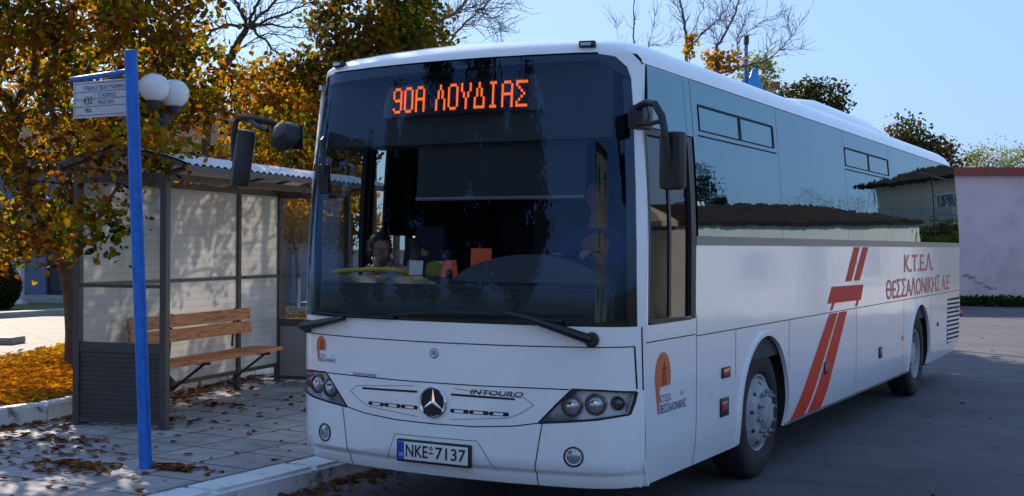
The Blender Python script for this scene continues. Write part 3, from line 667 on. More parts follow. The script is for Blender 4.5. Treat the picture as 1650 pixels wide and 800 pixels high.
# white square pillar left of the door
c=Vector((-20.55,13.54,0.34)); c.z=.29
bm=NB(); box(bm,c+Vector((0,0,.55)),(.17,.17,1.02),R(24),.01); box(bm,c+Vector((0,0,.02)),(.3,.3,.08),R(24),.008); box(bm,c+Vector((0,0,1.1)),(.24,.24,.07),R(24),.008)
tag(obj('gate_pillar',bm,M['whitewall']),'white painted gate pillar between the round bush and the house door','pillar')
c=Vector((-18.81,11.65,0.56)); c.z=.29; rngb=np.random.default_rng(21)
t=empty('round_bush',c,'dark green clipped round bush beside the white pillar at far left','bush')
d=rngb.normal(size=(5200,3)); d/=np.linalg.norm(d,axis=1)[:,None]; q=np.array(c)+np.array([0,0,.52])+d*(rngb.random(5200)**.25)[:,None]*np.array([.42,.42,.52])*(1+.08*np.sin(d[:,:1]*9)); leaf_mesh('foliage',q,.055,M['leafG'],t,rngb)
bm=NB(); tube(bm,[c,c+Vector((0,0,.5))],[.04,.02],6); obj('stem',bm,M['bark'],t)
# low concrete block on the path
c=Vector((-11.08,5.65,0.26))
T=frame_M((c.x,c.y,.29),R(24)); bm=NB(); lbox(bm,T,-.5,.17,-.2,.25,0,.10); bmesh.ops.bevel(bm,geom=bm.edges[:],offset=.012,segments=2,affect='EDGES')
bm2=bm; tag(obj('concrete_slab',bm2,M['concrete']),'low pale concrete slab lying at the edge of the sunny path','slab')
# garden wall far behind the shelter
T=frame_M((-23.96,28.24,-0.11),R(29)); T.translation.z=.2
b=empty('garden_wall',T.translation,'low white garden wall seen far behind the shelter beyond the whitewashed trunk','wall')
bm=NB(); lbox(bm,T,-9,6,0,.22,0,1.3); obj('wall_face',bm,M['whitewall'],b,smooth=False)
bm=NB(); lbox(bm,T,-9.05,6.05,-.05,.27,1.303,1.37); obj('coping',bm,M['concrete'],b,smooth=False)
# houses across the road, which the bus side mirrors
def house(name,label,o,ang,Lx,Ly,ze,zr,wallm,roofm,wins,doors=(),base=.0,ov=.45):
    T=frame_M(o,ang); b=empty(name,o,label,'house')
    bm=NB(); wall_with_holes(bm,T,0,Lx,base,ze-.14,0,.25,[w for w in wins]+[d for d in doors])
    lbox(bm,T,0,.25,.252,Ly,base,ze-.14); lbox(bm,T,Lx-.25,Lx,.252,Ly,base,ze-.14); lbox(bm,T,.25,Lx-.25,Ly-.25,Ly,base,ze-.14)
    obj('wall',bm,M[wallm],b,smooth=False)
    bm=NB(); gable_roof(bm,T,0,Lx,0,Ly,ze,zr,ov); rf=obj('roof',bm,M[roofm],b,smooth=False)
    for w in wins: window(b,T,w[0],w[1],w[2],w[3],0)
    for d in doors:
        bm=NB(); lbox(bm,T,d[0],d[1],.1,.16,d[2],d[3]); dd=obj('door',bm,M['doorpaint'],b,smooth=False)
        bm=NB(); lbox(bm,T,d[1]-.14,d[1]-.1,.04,.1,1.0,1.12); obj('handle',bm,M['nut'],dd)
    return b,T,rf
# facade runs from the far end to the near end, facing the road
b,T,rf=house('low_house',"low white house with a dark tiled hip roof, mirrored in the bus's side windows",(5.1,28.7,0),math.atan2(-6.8,4.0),8.6,6,2.95,3.85,'whitewall','tiles',[(1.3,2.2,.95,1.95),(5.4,6.4,.95,1.95)],[(3.4,4.3,.02,2.05)],ov=.13)
bm=NB(); c=T@Vector((5.5,3,3.5)); box(bm,c,(.5,.5,.9),0.3); obj('chimney',bm,M['whitewall'],rf,smooth=False)
b,T,rf=house('two_storey_house','beige two-storey house with a balcony standing behind the low white house',(5.2,40.2,0),R(8),3.6,6,5.3,6.1,'beige','tiles',[(.5,1.3,.9,2.0),(.5,1.3,3.8,4.6)],[(2.3,3.2,.02,2.1)])
bm=NB(); lbox(bm,T,.2,4.4,-1.4,-.004,3.05,3.25); lbox(bm,T,.2,4.4,-1.4,-1.34,3.253,3.9); obj('balcony',bm,M['concrete'],b,smooth=False)
b,T,rf=house('small_house',"smaller white house with a dark tiled roof, nearest the driver's window across the road",(9.6,20.4,0),R(-66),9.5,5,2.75,3.6,'whitewall','tiles',[(2.0,2.9,1.0,1.9),(6.2,7.2,1.0,1.9)],[(4.2,5.1,.02,2.05)])
# parasol by the wall (mirrored in the driver's window)
c=Vector((8.0,16.7,0)); u=empty('beige_parasol',c,'beige market parasol standing by the boundary wall across the road','parasol')
bm=NB(); tube(bm,[c,c+Vector((0,0,3.35))],.03,10); obj('pole',bm,M['nut'],u)
bm=NB(); lathe(bm,c+Vector((0,0,2.75)),(0,0,1),[(.6,-.16),(.6,0),(.33,.26),(0,.5)],8); obj('canopy',bm,M['beige'],u,smooth=False)
bm=NB(); lathe(bm,c,(0,0,1),[(0,0),(.28,0),(.28,.08),(.05,.1),(0,.1)],20); obj('base',bm,M['concrete'],u)
# beige block down the road, mirrored in the windscreen corner
b,T,rf=house('apartment_house','tall beige apartment house down the road in front of the bus',(14.5,-20,0),R(196),7,9,9.4,10.2,'beige','concrete',[(1,2.2,1,2.2),(4.8,6,1,2.2),(1,2.2,4,5.3),(4.8,6,4,5.3),(1,2.2,7,8.3),(4.8,6,7,8.3)],[(3,4,.02,2.1)])

# blue canopy and far roof behind the bus
c=Vector((-8.67,32.18,3.76)); c.z=0
b=empty('blue_canopy',c,'bright blue pointed canopy on a tall post showing above the bus roof','canopy')
zt=8.62; zc=7.57; zb=7.00
bm=NB(); tube(bm,[c,c+Vector((0,0,zt))],.06,8); obj('post',bm,M['bluepaint'],b)
bm=NB(); box(bm,c+Vector((0,0,zt-.1)),(.16,.16,.3),.5,.02); obj('post_cap',bm,M['lamppole'],b)
M['sky_blue']=mat('bright_blue_sheet',(.03,.28,.62),.5)
bm=NB(); lathe(bm,c+Vector((.25,.1,zb)),(0,0,1),[(.30,-.25),(.29,.0),(.2,.2),(.08,zc-zb),(0,zc-zb+.04)],12); obj('hood',bm,M['sky_blue'],b)
T=frame_M((-13.55,50.07,1.71),R(24)); T.translation.z=0; zz=9.55
b=empty('far_house',T.translation,'far house of which only the dark red eave shows above the bus roof','house')
bm=NB(); lbox(bm,T,-3,.4,0,6,0,zz-.25); obj('wall',bm,M['beige'],b,smooth=False)
bm=NB(); lbox(bm,T,-3.2,.55,-.3,6.2,zz-.25,zz); obj('roof',bm,M['redroof'],b,smooth=False)

# ---------------------------------------------------------------- trees
tree('plane_tree','large autumn plane tree overhanging the shelter, its trunk left of the bench','tree',(-7.9,4.1,.28),(-8.40,4.06,2.25),
  [((-6.78,3.02,3.65),(1.7,1.7,1.3)),((-6.41,4.37,3.02),(1.15,1.15,.7)),((-7.31,2.72,2.48),(1.2,1.2,.9)),((-7.46,3.09,1.86),(.75,.75,.33)),((-4.65,1.46,2.73),(.35,.3,.12)),((-3.95,1.27,2.56),(.35,.2,.06)),((-3.96,1.61,2.52),(.3,.3,.07)),((-4.15,1.05,2.01),(.10,.1,.12)),((-6.19,2.20,2.14),(.45,.45,.5)),((-7.47,3.79,6.08),(2.3,2.3,1.5)),((-8.73,1.82,3.62),(1.6,1.6,1.6)),((-6.20,3.80,4.14),(.75,.75,.8)),((-6.44,5.96,2.98),(.75,.9,.32))],
  470,44000,.068,'leafA',11,clump=.17,rtip=.011,twigs=900,twl=.3,twr=.005,steps=4,jit=.03,bark='bark',lean=(.1,.1))
tree('plane_tree','plane tree added on the lawn farther back to shade the shelter, behind the lamp and the large plane tree','tree',(-12.6,8.9,.28),(-12.6,8.8,3.0),[((-12.5,8.5,4.6),(1.7,1.7,1.0)),((-11.2,7.4,4.3),(.9,.9,.6))],170,5000,.085,'leafA',13,clump=.2,rtip=.01,twigs=150,twr=.005)  # added tree, mostly unseen: its crown keeps direct sun off the shelter floor
tree('plane_tree','plane tree with rust and dark green leaves rising behind the front corner of the bus','tree',(-6.39,8.26,0.27)[:2]+(.28,),(-6.41,8.26,3.19),
  [((-6.08,7.87,4.83),(.85,.85,.95)),((-6.12,7.28,3.80),(.9,.9,.8)),((-5.94,8.53,5.01),(.55,.6,.42)),((-7.12,7.29,3.05),(.7,.8,.5)),((-6.35,8.30,6.47),(.9,.9,.7))],
  240,17000,.078,'leafB',23,clump=.15,rtip=.009,twigs=260,twr=.005)
tree('plane_tree','yellow-orange young tree filling the gap between shelter roof and mirror','tree',(-8.52,8.80,0.14)[:2]+(.28,),(-8.57,8.77,2.41),
  [((-8.48,8.83,3.54),(.8,.8,1.0)),((-9.09,9.06,4.14),(.55,.6,.4)),((-8.33,9.48,2.93),(.7,.7,.6)),((-9.35,8.91,2.93),(.7,.7,.5))],
  170,9500,.08,'leafY',31,clump=.17,rtip=.009,twigs=150,twr=.005)
limb_tree('pollarded_tree','half-bare tree whose bare shoots fan out from a knob against the sky',(-7.48,5.94,0.38)[:2]+(.28,),[([(-7.48,5.94,0.38),(-7.49,5.94,2.56),(-7.44,5.97,3.64),(-7.34,6.03,4.02),(-7.20,6.11,4.30),(-7.10,6.16,4.52),(-7.00,6.22,4.71)],0.0680,0.0400),([(-7.00,6.22,4.71),(-6.91,6.27,4.98),(-6.80,6.33,5.23),(-6.71,6.38,5.65)],0.0280,0.0096),([(-7.00,6.22,4.71),(-6.71,6.38,5.00),(-6.45,6.52,5.22),(-6.13,6.71,5.57)],0.0240,0.0080),([(-6.98,6.23,4.71),(-6.60,6.44,4.88),(-6.23,6.65,5.05),(-5.83,6.87,5.32)],0.0224,0.0064),([(-6.98,6.23,4.71),(-6.63,6.42,4.72),(-6.16,6.69,4.72),(-5.72,6.93,4.82)],0.0192,0.0048),([(-7.01,6.21,4.73),(-7.11,6.16,4.98),(-7.23,6.09,5.23),(-7.33,6.04,5.65)],0.0256,0.0096),([(-7.01,6.21,4.71),(-7.32,6.04,4.70),(-7.58,5.90,4.51),(-7.81,5.77,4.27),(-8.01,5.65,4.14)],0.0240,0.0064),([(-6.96,6.24,4.68),(-6.76,6.35,4.47),(-6.50,6.50,4.21),(-6.23,6.65,4.03)],0.0208,0.0056),([(-7.20,6.11,4.30),(-6.85,6.30,4.58),(-6.48,6.51,4.57),(-6.12,6.71,4.59)],0.0128,0.0040),([(-7.34,6.03,4.02),(-6.99,6.22,4.00),(-6.70,6.38,4.08)],0.0112,0.0040)],44,190,.34,.0055,tufts=[((-7.28,6.06,3.81),(.25,.2,.3),.35),((-7.73,5.81,4.56),(.2,.2,.25),.3),((-6.70,6.38,4.06),(.35,.2,.12),.2),((-8.09,5.61,4.26),(.2,.2,.2),.15)],nleaf=1100,lsize=.08,mt='leafA',bark='bark')
limb_tree('bare_tree','bare fine-twigged tree leaning out above the front of the bus roof',(-6.64,9.27,0.19)[:2]+(.28,),[([(-6.64,9.27,0.19),(-6.66,9.27,3.65),(-6.58,9.31,4.57),(-6.40,9.42,5.00),(-6.16,9.55,5.21),(-5.87,9.71,5.39),(-5.65,9.84,5.68),(-5.41,9.97,6.07)],0.0600,0.0112),([(-5.87,9.71,5.39),(-5.66,9.83,5.47),(-5.33,10.01,5.62),(-4.91,10.25,5.97)],0.0144,0.0048),([(-6.16,9.55,5.21),(-6.25,9.50,5.58),(-6.17,9.55,5.96)],0.0160,0.0064),([(-6.24,9.50,4.62),(-5.98,9.65,4.93),(-5.76,9.77,5.20),(-5.58,9.87,5.41),(-5.36,10.00,5.64),(-5.08,10.15,5.97)],0.0240,0.0072),([(-5.58,9.87,5.41),(-5.33,10.01,5.49),(-5.02,10.18,5.59)],0.0096,0.0032),([(-5.87,9.71,5.39),(-5.58,9.87,5.39),(-5.32,10.01,5.28),(-5.20,10.09,5.16)],0.0080,0.0024),([(-5.76,9.77,5.20),(-5.45,9.94,5.16),(-5.26,10.05,5.10)],0.0072,0.0024),([(-6.40,9.42,5.00),(-6.50,9.36,5.38),(-6.44,9.40,5.87)],0.0160,0.0064)],57,260,.42,.005,tufts=[((-6.25,9.50,5.00),(.2,.2,.3),.5),((-6.50,9.36,5.29),(.3,.2,.4),.5)],nleaf=420,lsize=.075,mt='leafB')
tree('yellow_tree','small yellow tree with a whitewashed trunk seen behind the shelter end panel','tree',(-13.72,15.63,0.58)[:2]+(.28,),(-13.77,15.60,1.61),
  [((-13.80,15.59,2.54),(1.1,1.1,.75)),((-14.90,16.12,2.27),(.8,.8,.5)),((-13.62,16.83,2.42),(.9,.9,.6))],160,5200,.10,'leafY',61,clump=.26,white=.7)
limb_tree('bare_tree','tall bare tree with upswept branches above the mid bus roof, left of the blue canopy',(-6.05,19.90,-1.10)[:2]+(0,),[([(-5.90,19.98,-1.09),(-5.98,19.95,4.58),(-6.02,19.93,6.28),(-6.06,19.91,6.84),(-6.13,19.88,7.30),(-6.29,19.79,7.76),(-6.48,19.68,8.26)],0.0504,0.0130),([(-6.00,19.95,6.31),(-5.66,20.13,6.68),(-5.38,20.29,6.99),(-5.14,20.43,7.39),(-4.99,20.51,7.99)],0.0216,0.0072),([(-6.02,19.93,6.42),(-5.83,20.04,6.85),(-5.67,20.13,7.34),(-5.49,20.23,7.98)],0.0158,0.0058),([(-6.06,19.91,6.84),(-6.22,19.82,7.27),(-6.41,19.72,7.49),(-6.60,19.61,7.62)],0.0101,0.0036),([(-5.91,19.99,6.53),(-5.48,20.24,6.85),(-5.11,20.44,7.05),(-4.71,20.66,7.08)],0.0086,0.0029),([(-6.91,19.41,-1.10),(-7.02,19.37,4.57),(-7.06,19.35,6.55),(-7.08,19.35,7.40),(-7.07,19.35,8.11)],0.0288,0.0072),([(-6.89,19.44,5.42),(-6.78,19.51,6.27),(-6.66,19.58,6.98),(-6.60,19.61,7.34)],0.0101,0.0029),([(-6.78,19.51,6.34),(-6.40,19.72,6.39),(-6.12,19.88,6.56)],0.0072,0.0029),([(-7.33,19.20,5.28),(-7.38,19.17,6.55),(-7.46,19.13,6.95)],0.0072,0.0029)],71,260,.42,.005)
limb_tree('bare_tree','spreading bare tree with yellow leaf tufts behind the middle of the bus',(-4.90,19.39,-0.99)[:2]+(0,),[([(-4.90,19.39,-0.99),(-5.00,19.35,4.48),(-5.09,19.30,5.92),(-5.04,19.34,6.26),(-4.87,19.43,6.56),(-4.73,19.51,6.89),(-4.66,19.55,7.22),(-4.71,19.52,7.76)],0.0504,0.0101),([(-5.04,19.34,6.23),(-5.13,19.28,6.46),(-5.25,19.22,6.67)],0.0086,0.0029),([(-4.65,19.55,5.92),(-4.68,19.53,6.32),(-4.54,19.61,6.67),(-4.44,19.67,6.97)],0.0158,0.0043),([(-4.65,19.55,6.37),(-4.36,19.71,6.60),(-4.11,19.85,6.81),(-3.80,20.03,6.98)],0.0115,0.0029),([(-5.01,19.35,5.57),(-4.59,19.58,5.74),(-4.20,19.80,5.85),(-3.88,19.98,6.10),(-3.63,20.12,6.43),(-3.40,20.25,6.84)],0.0252,0.0050),([(-4.20,19.80,5.85),(-4.06,19.88,6.20),(-3.94,19.95,6.51)],0.0101,0.0029),([(-3.88,19.98,6.10),(-3.58,20.15,6.13),(-3.46,20.21,6.16)],0.0058,0.0022),([(-4.87,19.43,6.56),(-5.02,19.35,6.87),(-5.11,19.29,7.21)],0.0101,0.0029),([(-3.63,20.12,6.43),(-3.73,20.07,6.68),(-3.70,20.08,6.81)],0.0058,0.0022)],83,270,.40,.005,tufts=[((-5.13,19.28,5.87),(.13,.12,.14),.5),((-4.91,19.40,5.71),(.2,.12,.08),.3),((-4.77,19.48,5.92),(.15,.1,.1),.2)],nleaf=420,lsize=.085,mt='leafY')
tree('orange_shoot','single shoot tufted with orange leaves rising above the bus roof','tree',(-5.20,18.08,-0.89)[:2]+(0,),(-5.23,18.08,5.69),[((-5.22,18.09,6.01),(.07,.07,.26))],10,240,.075,'leafY',88,clump=.06)
tree('olive_tree','loose pale olive tree behind the blue canopy above the bus roof','tree',(-10.06,38.26,-2.93)[:2]+(0,),(-10.12,38.25,6.85),
  [((-10.13,38.25,8.30),(.75,.7,.62)),((-10.64,37.97,8.06),(.5,.5,.4))],90,1100,.12,'leafW',91,clump=.2)
tree('dark_tree','dark green bushy tree showing over the roof hump of the bus','tree',(-9.19,43.32,-3.33)[:2]+(0,),(-9.30,43.29,6.04),
  [((-9.16,43.37,7.94),(.95,.9,.75)),((-10.04,42.88,7.81),(.9,.8,.6)),((-8.93,43.50,7.18),(.9,.9,.5))],130,3300,.13,'leafO',97,clump=.22)
tree('dark_tree','olive and orange tree standing behind the rear end of the bus roof','tree',(-6.25,49.54,-3.71)[:2]+(0,),(-6.30,49.53,4.77),
  [((-6.94,49.18,6.90),(.8,.8,.62)),((-6.02,49.69,6.00),(1.1,1,.6)),((-5.31,50.09,5.54),(.75,.7,.45)),((-7.22,49.02,6.27),(.6,.6,.5))],140,4200,.13,'leafO',103,clump=.22)
tree('willow_tree','pale silvery green willow rising behind the red roof edge of the pink building','tree',(-6.24,73.57,-5.82)[:2]+(0,),(-6.31,73.56,4.82),
  [((-6.66,73.37,7.02),(1.9,1.6,1.2)),((-5.00,74.30,6.92),(1.8,1.6,1.1)),((-2.68,75.59,7.12),(2,1.6,1.4)),((-7.66,72.82,7.01),(1.0,1,.75))],190,5200,.17,'leafW',109,clump=.34,aspect=.6)
# kerbside evergreens hidden behind the bus, whose shade falls across the road behind it
for k,(x,y,h,s) in enumerate([(-3.6,15.0,4.3,1.5),(-5.2,16.9,4.6,1.5),(-6.9,18.9,4.9,1.4)]):
    tree('evergreen_tree',['dense evergreen nearest the bus in the kerbside row behind it','middle dense evergreen of the kerbside row behind the bus','dense evergreen farthest from the bus in the kerbside row'][k],'tree',(x,y,0),(x,y,1.6),[((x,y,h*.62),(s,s,h*.36))],90,5200,.16,'leafG',120+k,clump=.3,group='evergreens in a row behind the bus')
# trees mirrored in the bus glass
tree('poplar_tree','slim dark poplar behind the low white house across the road','tree',(15.61,41.17,-0.82)[:2]+(0,),(15.64,41.17,3.48),[((15.65,41.17,5.20),(.42,.42,2.1)),((15.29,41.37,4.50),(.35,.35,1.2))],90,2600,.12,'leafC',131,clump=.2)
tree('bare_tree','small bare round tree behind the roof of the low white house','tree',(10.85,39.24,-0.59)[:2]+(0,),(10.87,39.24,2.44),[((10.89,39.24,4.58),(1.0,1.0,.9))],130,0,.1,'leafC',137,rtip=.008,bark='barkgrey')
tree('bare_tree','second bare round tree behind the house roof, nearer the beige house','tree',(9.37,40.07,-0.58)[:2]+(0,),(9.39,40.07,2.22),[((9.40,40.07,4.31),(.7,.7,.6))],90,0,.1,'leafC',139,rtip=.008,bark='barkgrey')
tree('dark_tree','dark shrubby tree in the garden beside the beige two-storey house','tree',(4.9,33,0),(4.9,33,.8),[((4.9,33,1.5),(1.0,1.2,.8)),((5.6,35.5,2.0),(.9,1,1.2))],80,3000,.14,'leafG',141,clump=.25)
for k,(x,y,h,sp,lab) in enumerate([(-17.5,-22,12.5,3.8,'broad dark evergreen second in the row down the road ahead of the bus'),(-12.2,-25.5,14.5,4.0,'tallest broad dark evergreen in the middle of the row down the road'),(-23,-17,8.0,2.6,'shortest dark evergreen at the far left end of the row down the road'),(-7.2,-28.3,12.5,3.1,'dark evergreen at the road end of the row ahead of the bus')]):
    tree('evergreen_tree',lab,'tree',(x,y,0),(x,y,h*.3),[((x,y,h*.5),(sp,sp,h*.42)),((x+sp*.4,y,h*.78),(sp*.5,sp*.5,h*.24)),((x-sp*.5,y,h*.62),(sp*.5,sp*.5,h*.25))],170,15000,.32,'leafC',150+k,clump=.5,group='dark evergreens down the road')
tag_cy=[('slim dark cypress rising above the evergreens down the road',-14.6,-22.3,13.5,.8),('second slim cypress, left of the tallest evergreen down the road',-19.5,-18.2,11,.7)]
for k,(lab,x,y,h,sp) in enumerate(tag_cy):
    tree('cypress_tree',lab,'tree',(x,y,0),(x,y,h*.35),[((x,y,h*.52),(sp,sp,h*.47))],110,5500,.2,'leafC',160+k,clump=.3)

# ---------------------------------------------------------------- the bus
bus=empty('bus',(0,5.8,0),'large white intercity bus with orange stripes parked at the kerb by the shelter','bus')
YR=11.62                                     # rear end
def hw(z):
    if z>1.8: return 1.275-.075*((z-1.8)/1.1)**1.5 if z<2.9 else 1.2-.06*(z-2.9)/.1
    return 1.275-(.03*((.6-z)/.27)**2 if z<.6 else 0)
def yf(x,z):
    t=min(abs(x)/hw(min(z,2.9)),1.0); y=.18*t*t+.18*t**14
    if z>1.35: y+=.12*((z-1.35)/1.65)**1.5
    if z<.44: y+=.028*min(1,(.44-z)/.035)+.03*((.44-z)/.11)**2
    return y
def FR(x,z): return Vector((x,yf(x,z),z))
def RS(y,z): return Vector((hw(z),y,z))
def LS(y,z): return Vector((-hw(z),y,z))
sgF=-1 if surf_normal(FR,.1,1,1).y>0 else 1
sgR=1 if surf_normal(RS,3,1,1).x>0 else -1
sgL=1 if surf_normal(LS,3,1,1).x<0 else -1
CX=[s*v for v in (.15,.3,.45,.6,.72,.82,.9,.97,1.03,1.08,1.12,1.16,1.19,1.215,1.235,1.25,1.263) for s in (-1,1)]+[0]
CZ=[.36,.38,.40,.405,.42,.43,.44,.5,1.0,1.6,1.85,2.1,2.3,2.5,2.65,2.8,2.9]
CSZ=[.36,.42,.48,.54,.6,1.83,1.9,2.0,2.1,2.2,2.3,2.4,2.5,2.6,2.7,2.8,2.87]
def front(name,polys,mt,parent=bus,off=0,thick=.02): return patch(name,polys,FR,sgF,M[mt] if isinstance(mt,str) else mt,parent,CX,CZ,off,thick)
def side(name,polys,mt,parent=bus,off=0,thick=.02,left=False): return patch(name,polys,LS if left else RS,sgL if left else sgR,M[mt],parent,(),CSZ,off,thick)
def mirr(p): return [(-x,z) for x,z in p]
def rect(a,b,c,d): return [(a,c),(b,c),(b,d),(a,d)]
# white front mask
hl_low=[(.713,.716),(.90,.734),(1.06,.752),(1.219,.781)]; hl_out=[(1.236,.85),(1.245,.912)]; hl_top=[(1.09,.925),(.917,.927)]; hl_in=[(.815,.825)]
headlight_poly=hl_low+hl_out+hl_top+hl_in
mid=[(.3,.668),(.55,.688)]
bumper=[(-1.275,.33),(1.275,.33),(1.275,.915)]+hl_out[::-1]+hl_low[::-1]+mid[::-1]+[(0,.664)]+mirr(mid)+mirr(hl_low)+mirr(hl_out)+[(-1.275,.915)]
front('bumper',[bumper],'white')
panel=[(0,.664)]+mid+[hl_low[0]]+hl_in+hl_top[::-1]+[hl_out[-1],(1.275,.915),(1.275,1.302),(-1.275,1.302),(-1.275,.915),(-1.245,.912)]+mirr(hl_top)+mirr(hl_in)+[(-.713,.716)]+mirr(mid[::-1])
front('front_panel',[panel],'white')
# pillars beside the windscreen and the white header above it
WB,WT=1.302,2.945
wr=[(1.247,WB),(1.238,1.8),(1.222,2.144),(1.188,2.6),(1.166,2.80),(1.145,2.87),(1.09,2.93),(1.0,WT)]
wl=[(-1.247,WB),(-1.238,1.8),(-1.222,2.144),(-1.195,2.6),(-1.172,2.82),(-1.13,2.90),(-1.06,2.938),(-.98,WT)]
front('pillar',[wr+[(1.0,2.955),(1.16,2.955),(1.2,2.9),(hw(2.6),2.6),(hw(2.144),2.144),(1.275,1.8),(1.275,WB)]],'white')
front('pillar',[wl+[(-.98,2.955),(-1.16,2.955),(-1.2,2.9),(-hw(2.6),2.6),(-hw(2.144),2.144),(-1.275,1.8),(-1.275,WB)]],'white')
# windscreen and its black printed border
ws=front('windscreen',[wr+wl[::-1]],'ws',off=.0,thick=0)
bl=[(x+.11 if z<2.9 else x+.12,max(WB+.05,min(z,2.9))) for x,z in wl]
front('windscreen_border',[rect(-1.2,1.2,WB,WB+.035),
   [wl[0],wl[1],wl[2],wl[3],wl[4],(-1.09,2.82),(-1.10,2.6),(-1.115,2.144),(-1.12,1.8),(-1.12,WB)],
   [wr[0],wr[1],wr[2],wr[3],wr[4],(1.13,2.80),(1.152,2.6),(1.185,2.144),(1.2,1.8),(1.21,WB)],
   [wr[4],wr[5],wr[6],wr[7],wl[7],wl[6],wl[5],wl[4],(-1.0,2.88),(1.0,2.905)]],'frit',ws,off=-.006,thick=.004)
# seams of the front (dark gaps between panels)
def seam(name,paths,P,wd=.007,left=None):
    polys=[q for p in paths for q in stroke_poly(p,wd)]
    for p in paths:
        if P is FR: front(name,stroke_poly(p,wd),'seam',off=.0012,thick=0)
        else: side(name,stroke_poly(p,wd),'seam',off=.0012,thick=0)
seam('panel_gap',[[(-1.25,1.182),(-.6,1.176),(0,1.174),(.6,1.176),(1.236,1.184)],[(1.236,1.184),(1.246,.93)],[(-1.246,1.184),(-1.25,.93)],
   [(-.9,.926),(-.65,.925),(-.3,.921)],[(.9,.926),(.65,.925),(.3,.921),(-.3,.921)],
   [(-.713,.716),(-.55,.688),(-.3,.668),(0,.664),(.3,.668),(.55,.688),(.713,.716)],
   [(.735,.712),(.718,.62),(.69,.44),(.686,.33)],[(-.755,.712),(-.738,.62),(-.71,.44),(-.706,.33)]],FR)
seam('front_corner_gap',[[(1.262,1.3),(1.268,.92)]],FR,.005)
# grille face
gp=[[(-.575,.849),(-.127,.857)],[(.126,.856),(.56,.852)]]
for p in gp: front('grille_slot',stroke_poly(p,.013),'seam',off=.002,thick=.004)
for s in (-1,1):
    ps=[]
    for k in range(3):
        a=.127+.135*k; ps.append([(s*a,.744),(s*(a+.118),.744),(s*(a+.128),.756),(s*(a+.118),.768),(s*a,.768),(s*(a-.008),.756)])
    for p,a in zip(ps,(.127,.262,.397)):
        g=front('grille_vent',[p],'seam',off=.002,thick=.004)
        front('vent_slat',[[(s*(a+.024),.748),(s*(a+.088),.748),(s*(a+.088),.763),(s*(a+.024),.763)]],'white',g,off=.004,thick=.003)
gl=[(-.15,.893),(-.62,.862),(-.682,.823),(-.60,.768),(-.52,.735),(-.12,.70)]
for p in (gl,mirr(gl)): front('grille_crease',stroke_poly(p,.004),'greystrip',off=.001,thick=0)
# star emblem
em=NB(); C0=Vector((0,-.008,.8)); ax=Vector((0,-1,0))
lathe(em,C0,ax,[(0,0),(.083,0),(.083,.004),(0,.004)],40); e1=obj('emblem',em,M['black'],bus)
em=NB(); lathe(em,C0,ax,[(.083,-.006),(.096,0),(.099,.006),(.094,.011),(.084,.008),(.083,-.002)],48); obj('emblem_ring',em,M['chrome'],e1)
em=NB()
for k in range(3):
    a=PI/2+k*2*PI/3; d=Vector((math.cos(a),0,math.sin(a))); n=Vector((-math.sin(a),0,math.cos(a)))
    p=[C0+ax*.005+n*.017,C0+ax*.005+d*.088,C0+ax*.005-n*.017]; t=C0+ax*.016; v=[em.verts.new(q) for q in p]+[em.verts.new(t)]
    em.faces.new((v[0],v[1],v[3])); em.faces.new((v[1],v[2],v[3])); em.faces.new((v[2],v[0],v[3]))
obj('emblem_star',em,M['chrome'],e1,smooth=False)
bm=NB(); lathe(bm,FR(0,1.105)+Vector((0,.002,0)),ax,[(0,.004),(.028,.004),(.034,.002),(.034,-.003)],28); b1=obj('round_badge',bm,M['nut'],bus)
bm=NB(); lathe(bm,FR(0,1.105)+Vector((0,-.002,0)),ax,[(.016,.0),(.022,.003),(.026,0)],24); obj('badge_ring',bm,M['silver'],b1)
# headlights
for s in (1,-1):
    hp=headlight_poly if s==1 else mirr(headlight_poly)
    hb=front('headlight',[hp],'silver',off=-.045,thick=-.045)
    c=[sum(p[0] for p in hp)/len(hp),sum(p[1] for p in hp)/len(hp)]
    hq=[(c[0]+(x-c[0])*.99,c[1]+(z-c[1])*.985) for x,z in hp]
    front('headlight_cover',[hq],'clear',hb,off=-.004,thick=0)
    front('headlight_rim',[q for q in stroke_poly(hp+[hp[0]],.012)],'seam',hb,off=.002,thick=.004)
    for (x,z,r,mt) in ((.905,.824,.055,'lens'),(1.045,.838,.055,'lens'),(1.165,.846,.036,'lensdark')):
        x*=s; n=surf_normal(FR,x,z,sgF); n=(n+Vector((0,-1.2,0))).normalized(); p=FR(x,z)-n*.05
        bm=NB(); lathe(bm,p,n,[(r*1.22,-.01),(r*1.22,.024),(r*1.05,.028),(r,.02)],28); h=obj('lamp_bezel',bm,M['lensdark'],hb)
        bm=NB(); lathe(bm,p,n,[(r,.012),(r*.8,.024),(r*.45,.033),(0,.036)],28); obj('lamp_lens',bm,M[mt],hb)
        if mt=='lens':
            bm=NB(); lathe(bm,p,n,[(r*.52,.036),(r*.45,.041),(0,.046)],20); obj('lamp_bulb_cap',bm,M['chrome'],hb)
    x,z=.927*s,.525; n=surf_normal(FR,x,z,sgF); p=FR(x,z)
    bm=NB(); lathe(bm,p,n,[(.062,-.01),(.062,.003),(.054,.006),(.050,-.002)],30); fg=obj('fog_lamp',bm,M['black'],bus)
    bm=NB(); lathe(bm,p,n,[(.050,-.004),(.035,.003),(0,.006)],26); obj('fog_lens',bm,M['lens'],fg)
    x,z=.934*s,3.003
    p=Vector((x,yf(x,2.95)+.012,z)); bm=NB(); box(bm,p,(.105,.05,.038),Matrix.Rotation(s*.26,4,'Z')@Matrix.Rotation(-.25,4,'X'),.012); ml=obj('marker_lamp',bm,M['black'],bus)
    bm=NB(); box(bm,p+Vector((0,-.026,0)),(.066,.012,.018),Matrix.Rotation(s*.26,4,'Z')@Matrix.Rotation(-.25,4,'X'),.004); obj('lamp_lens',bm,M['lens'],ml)
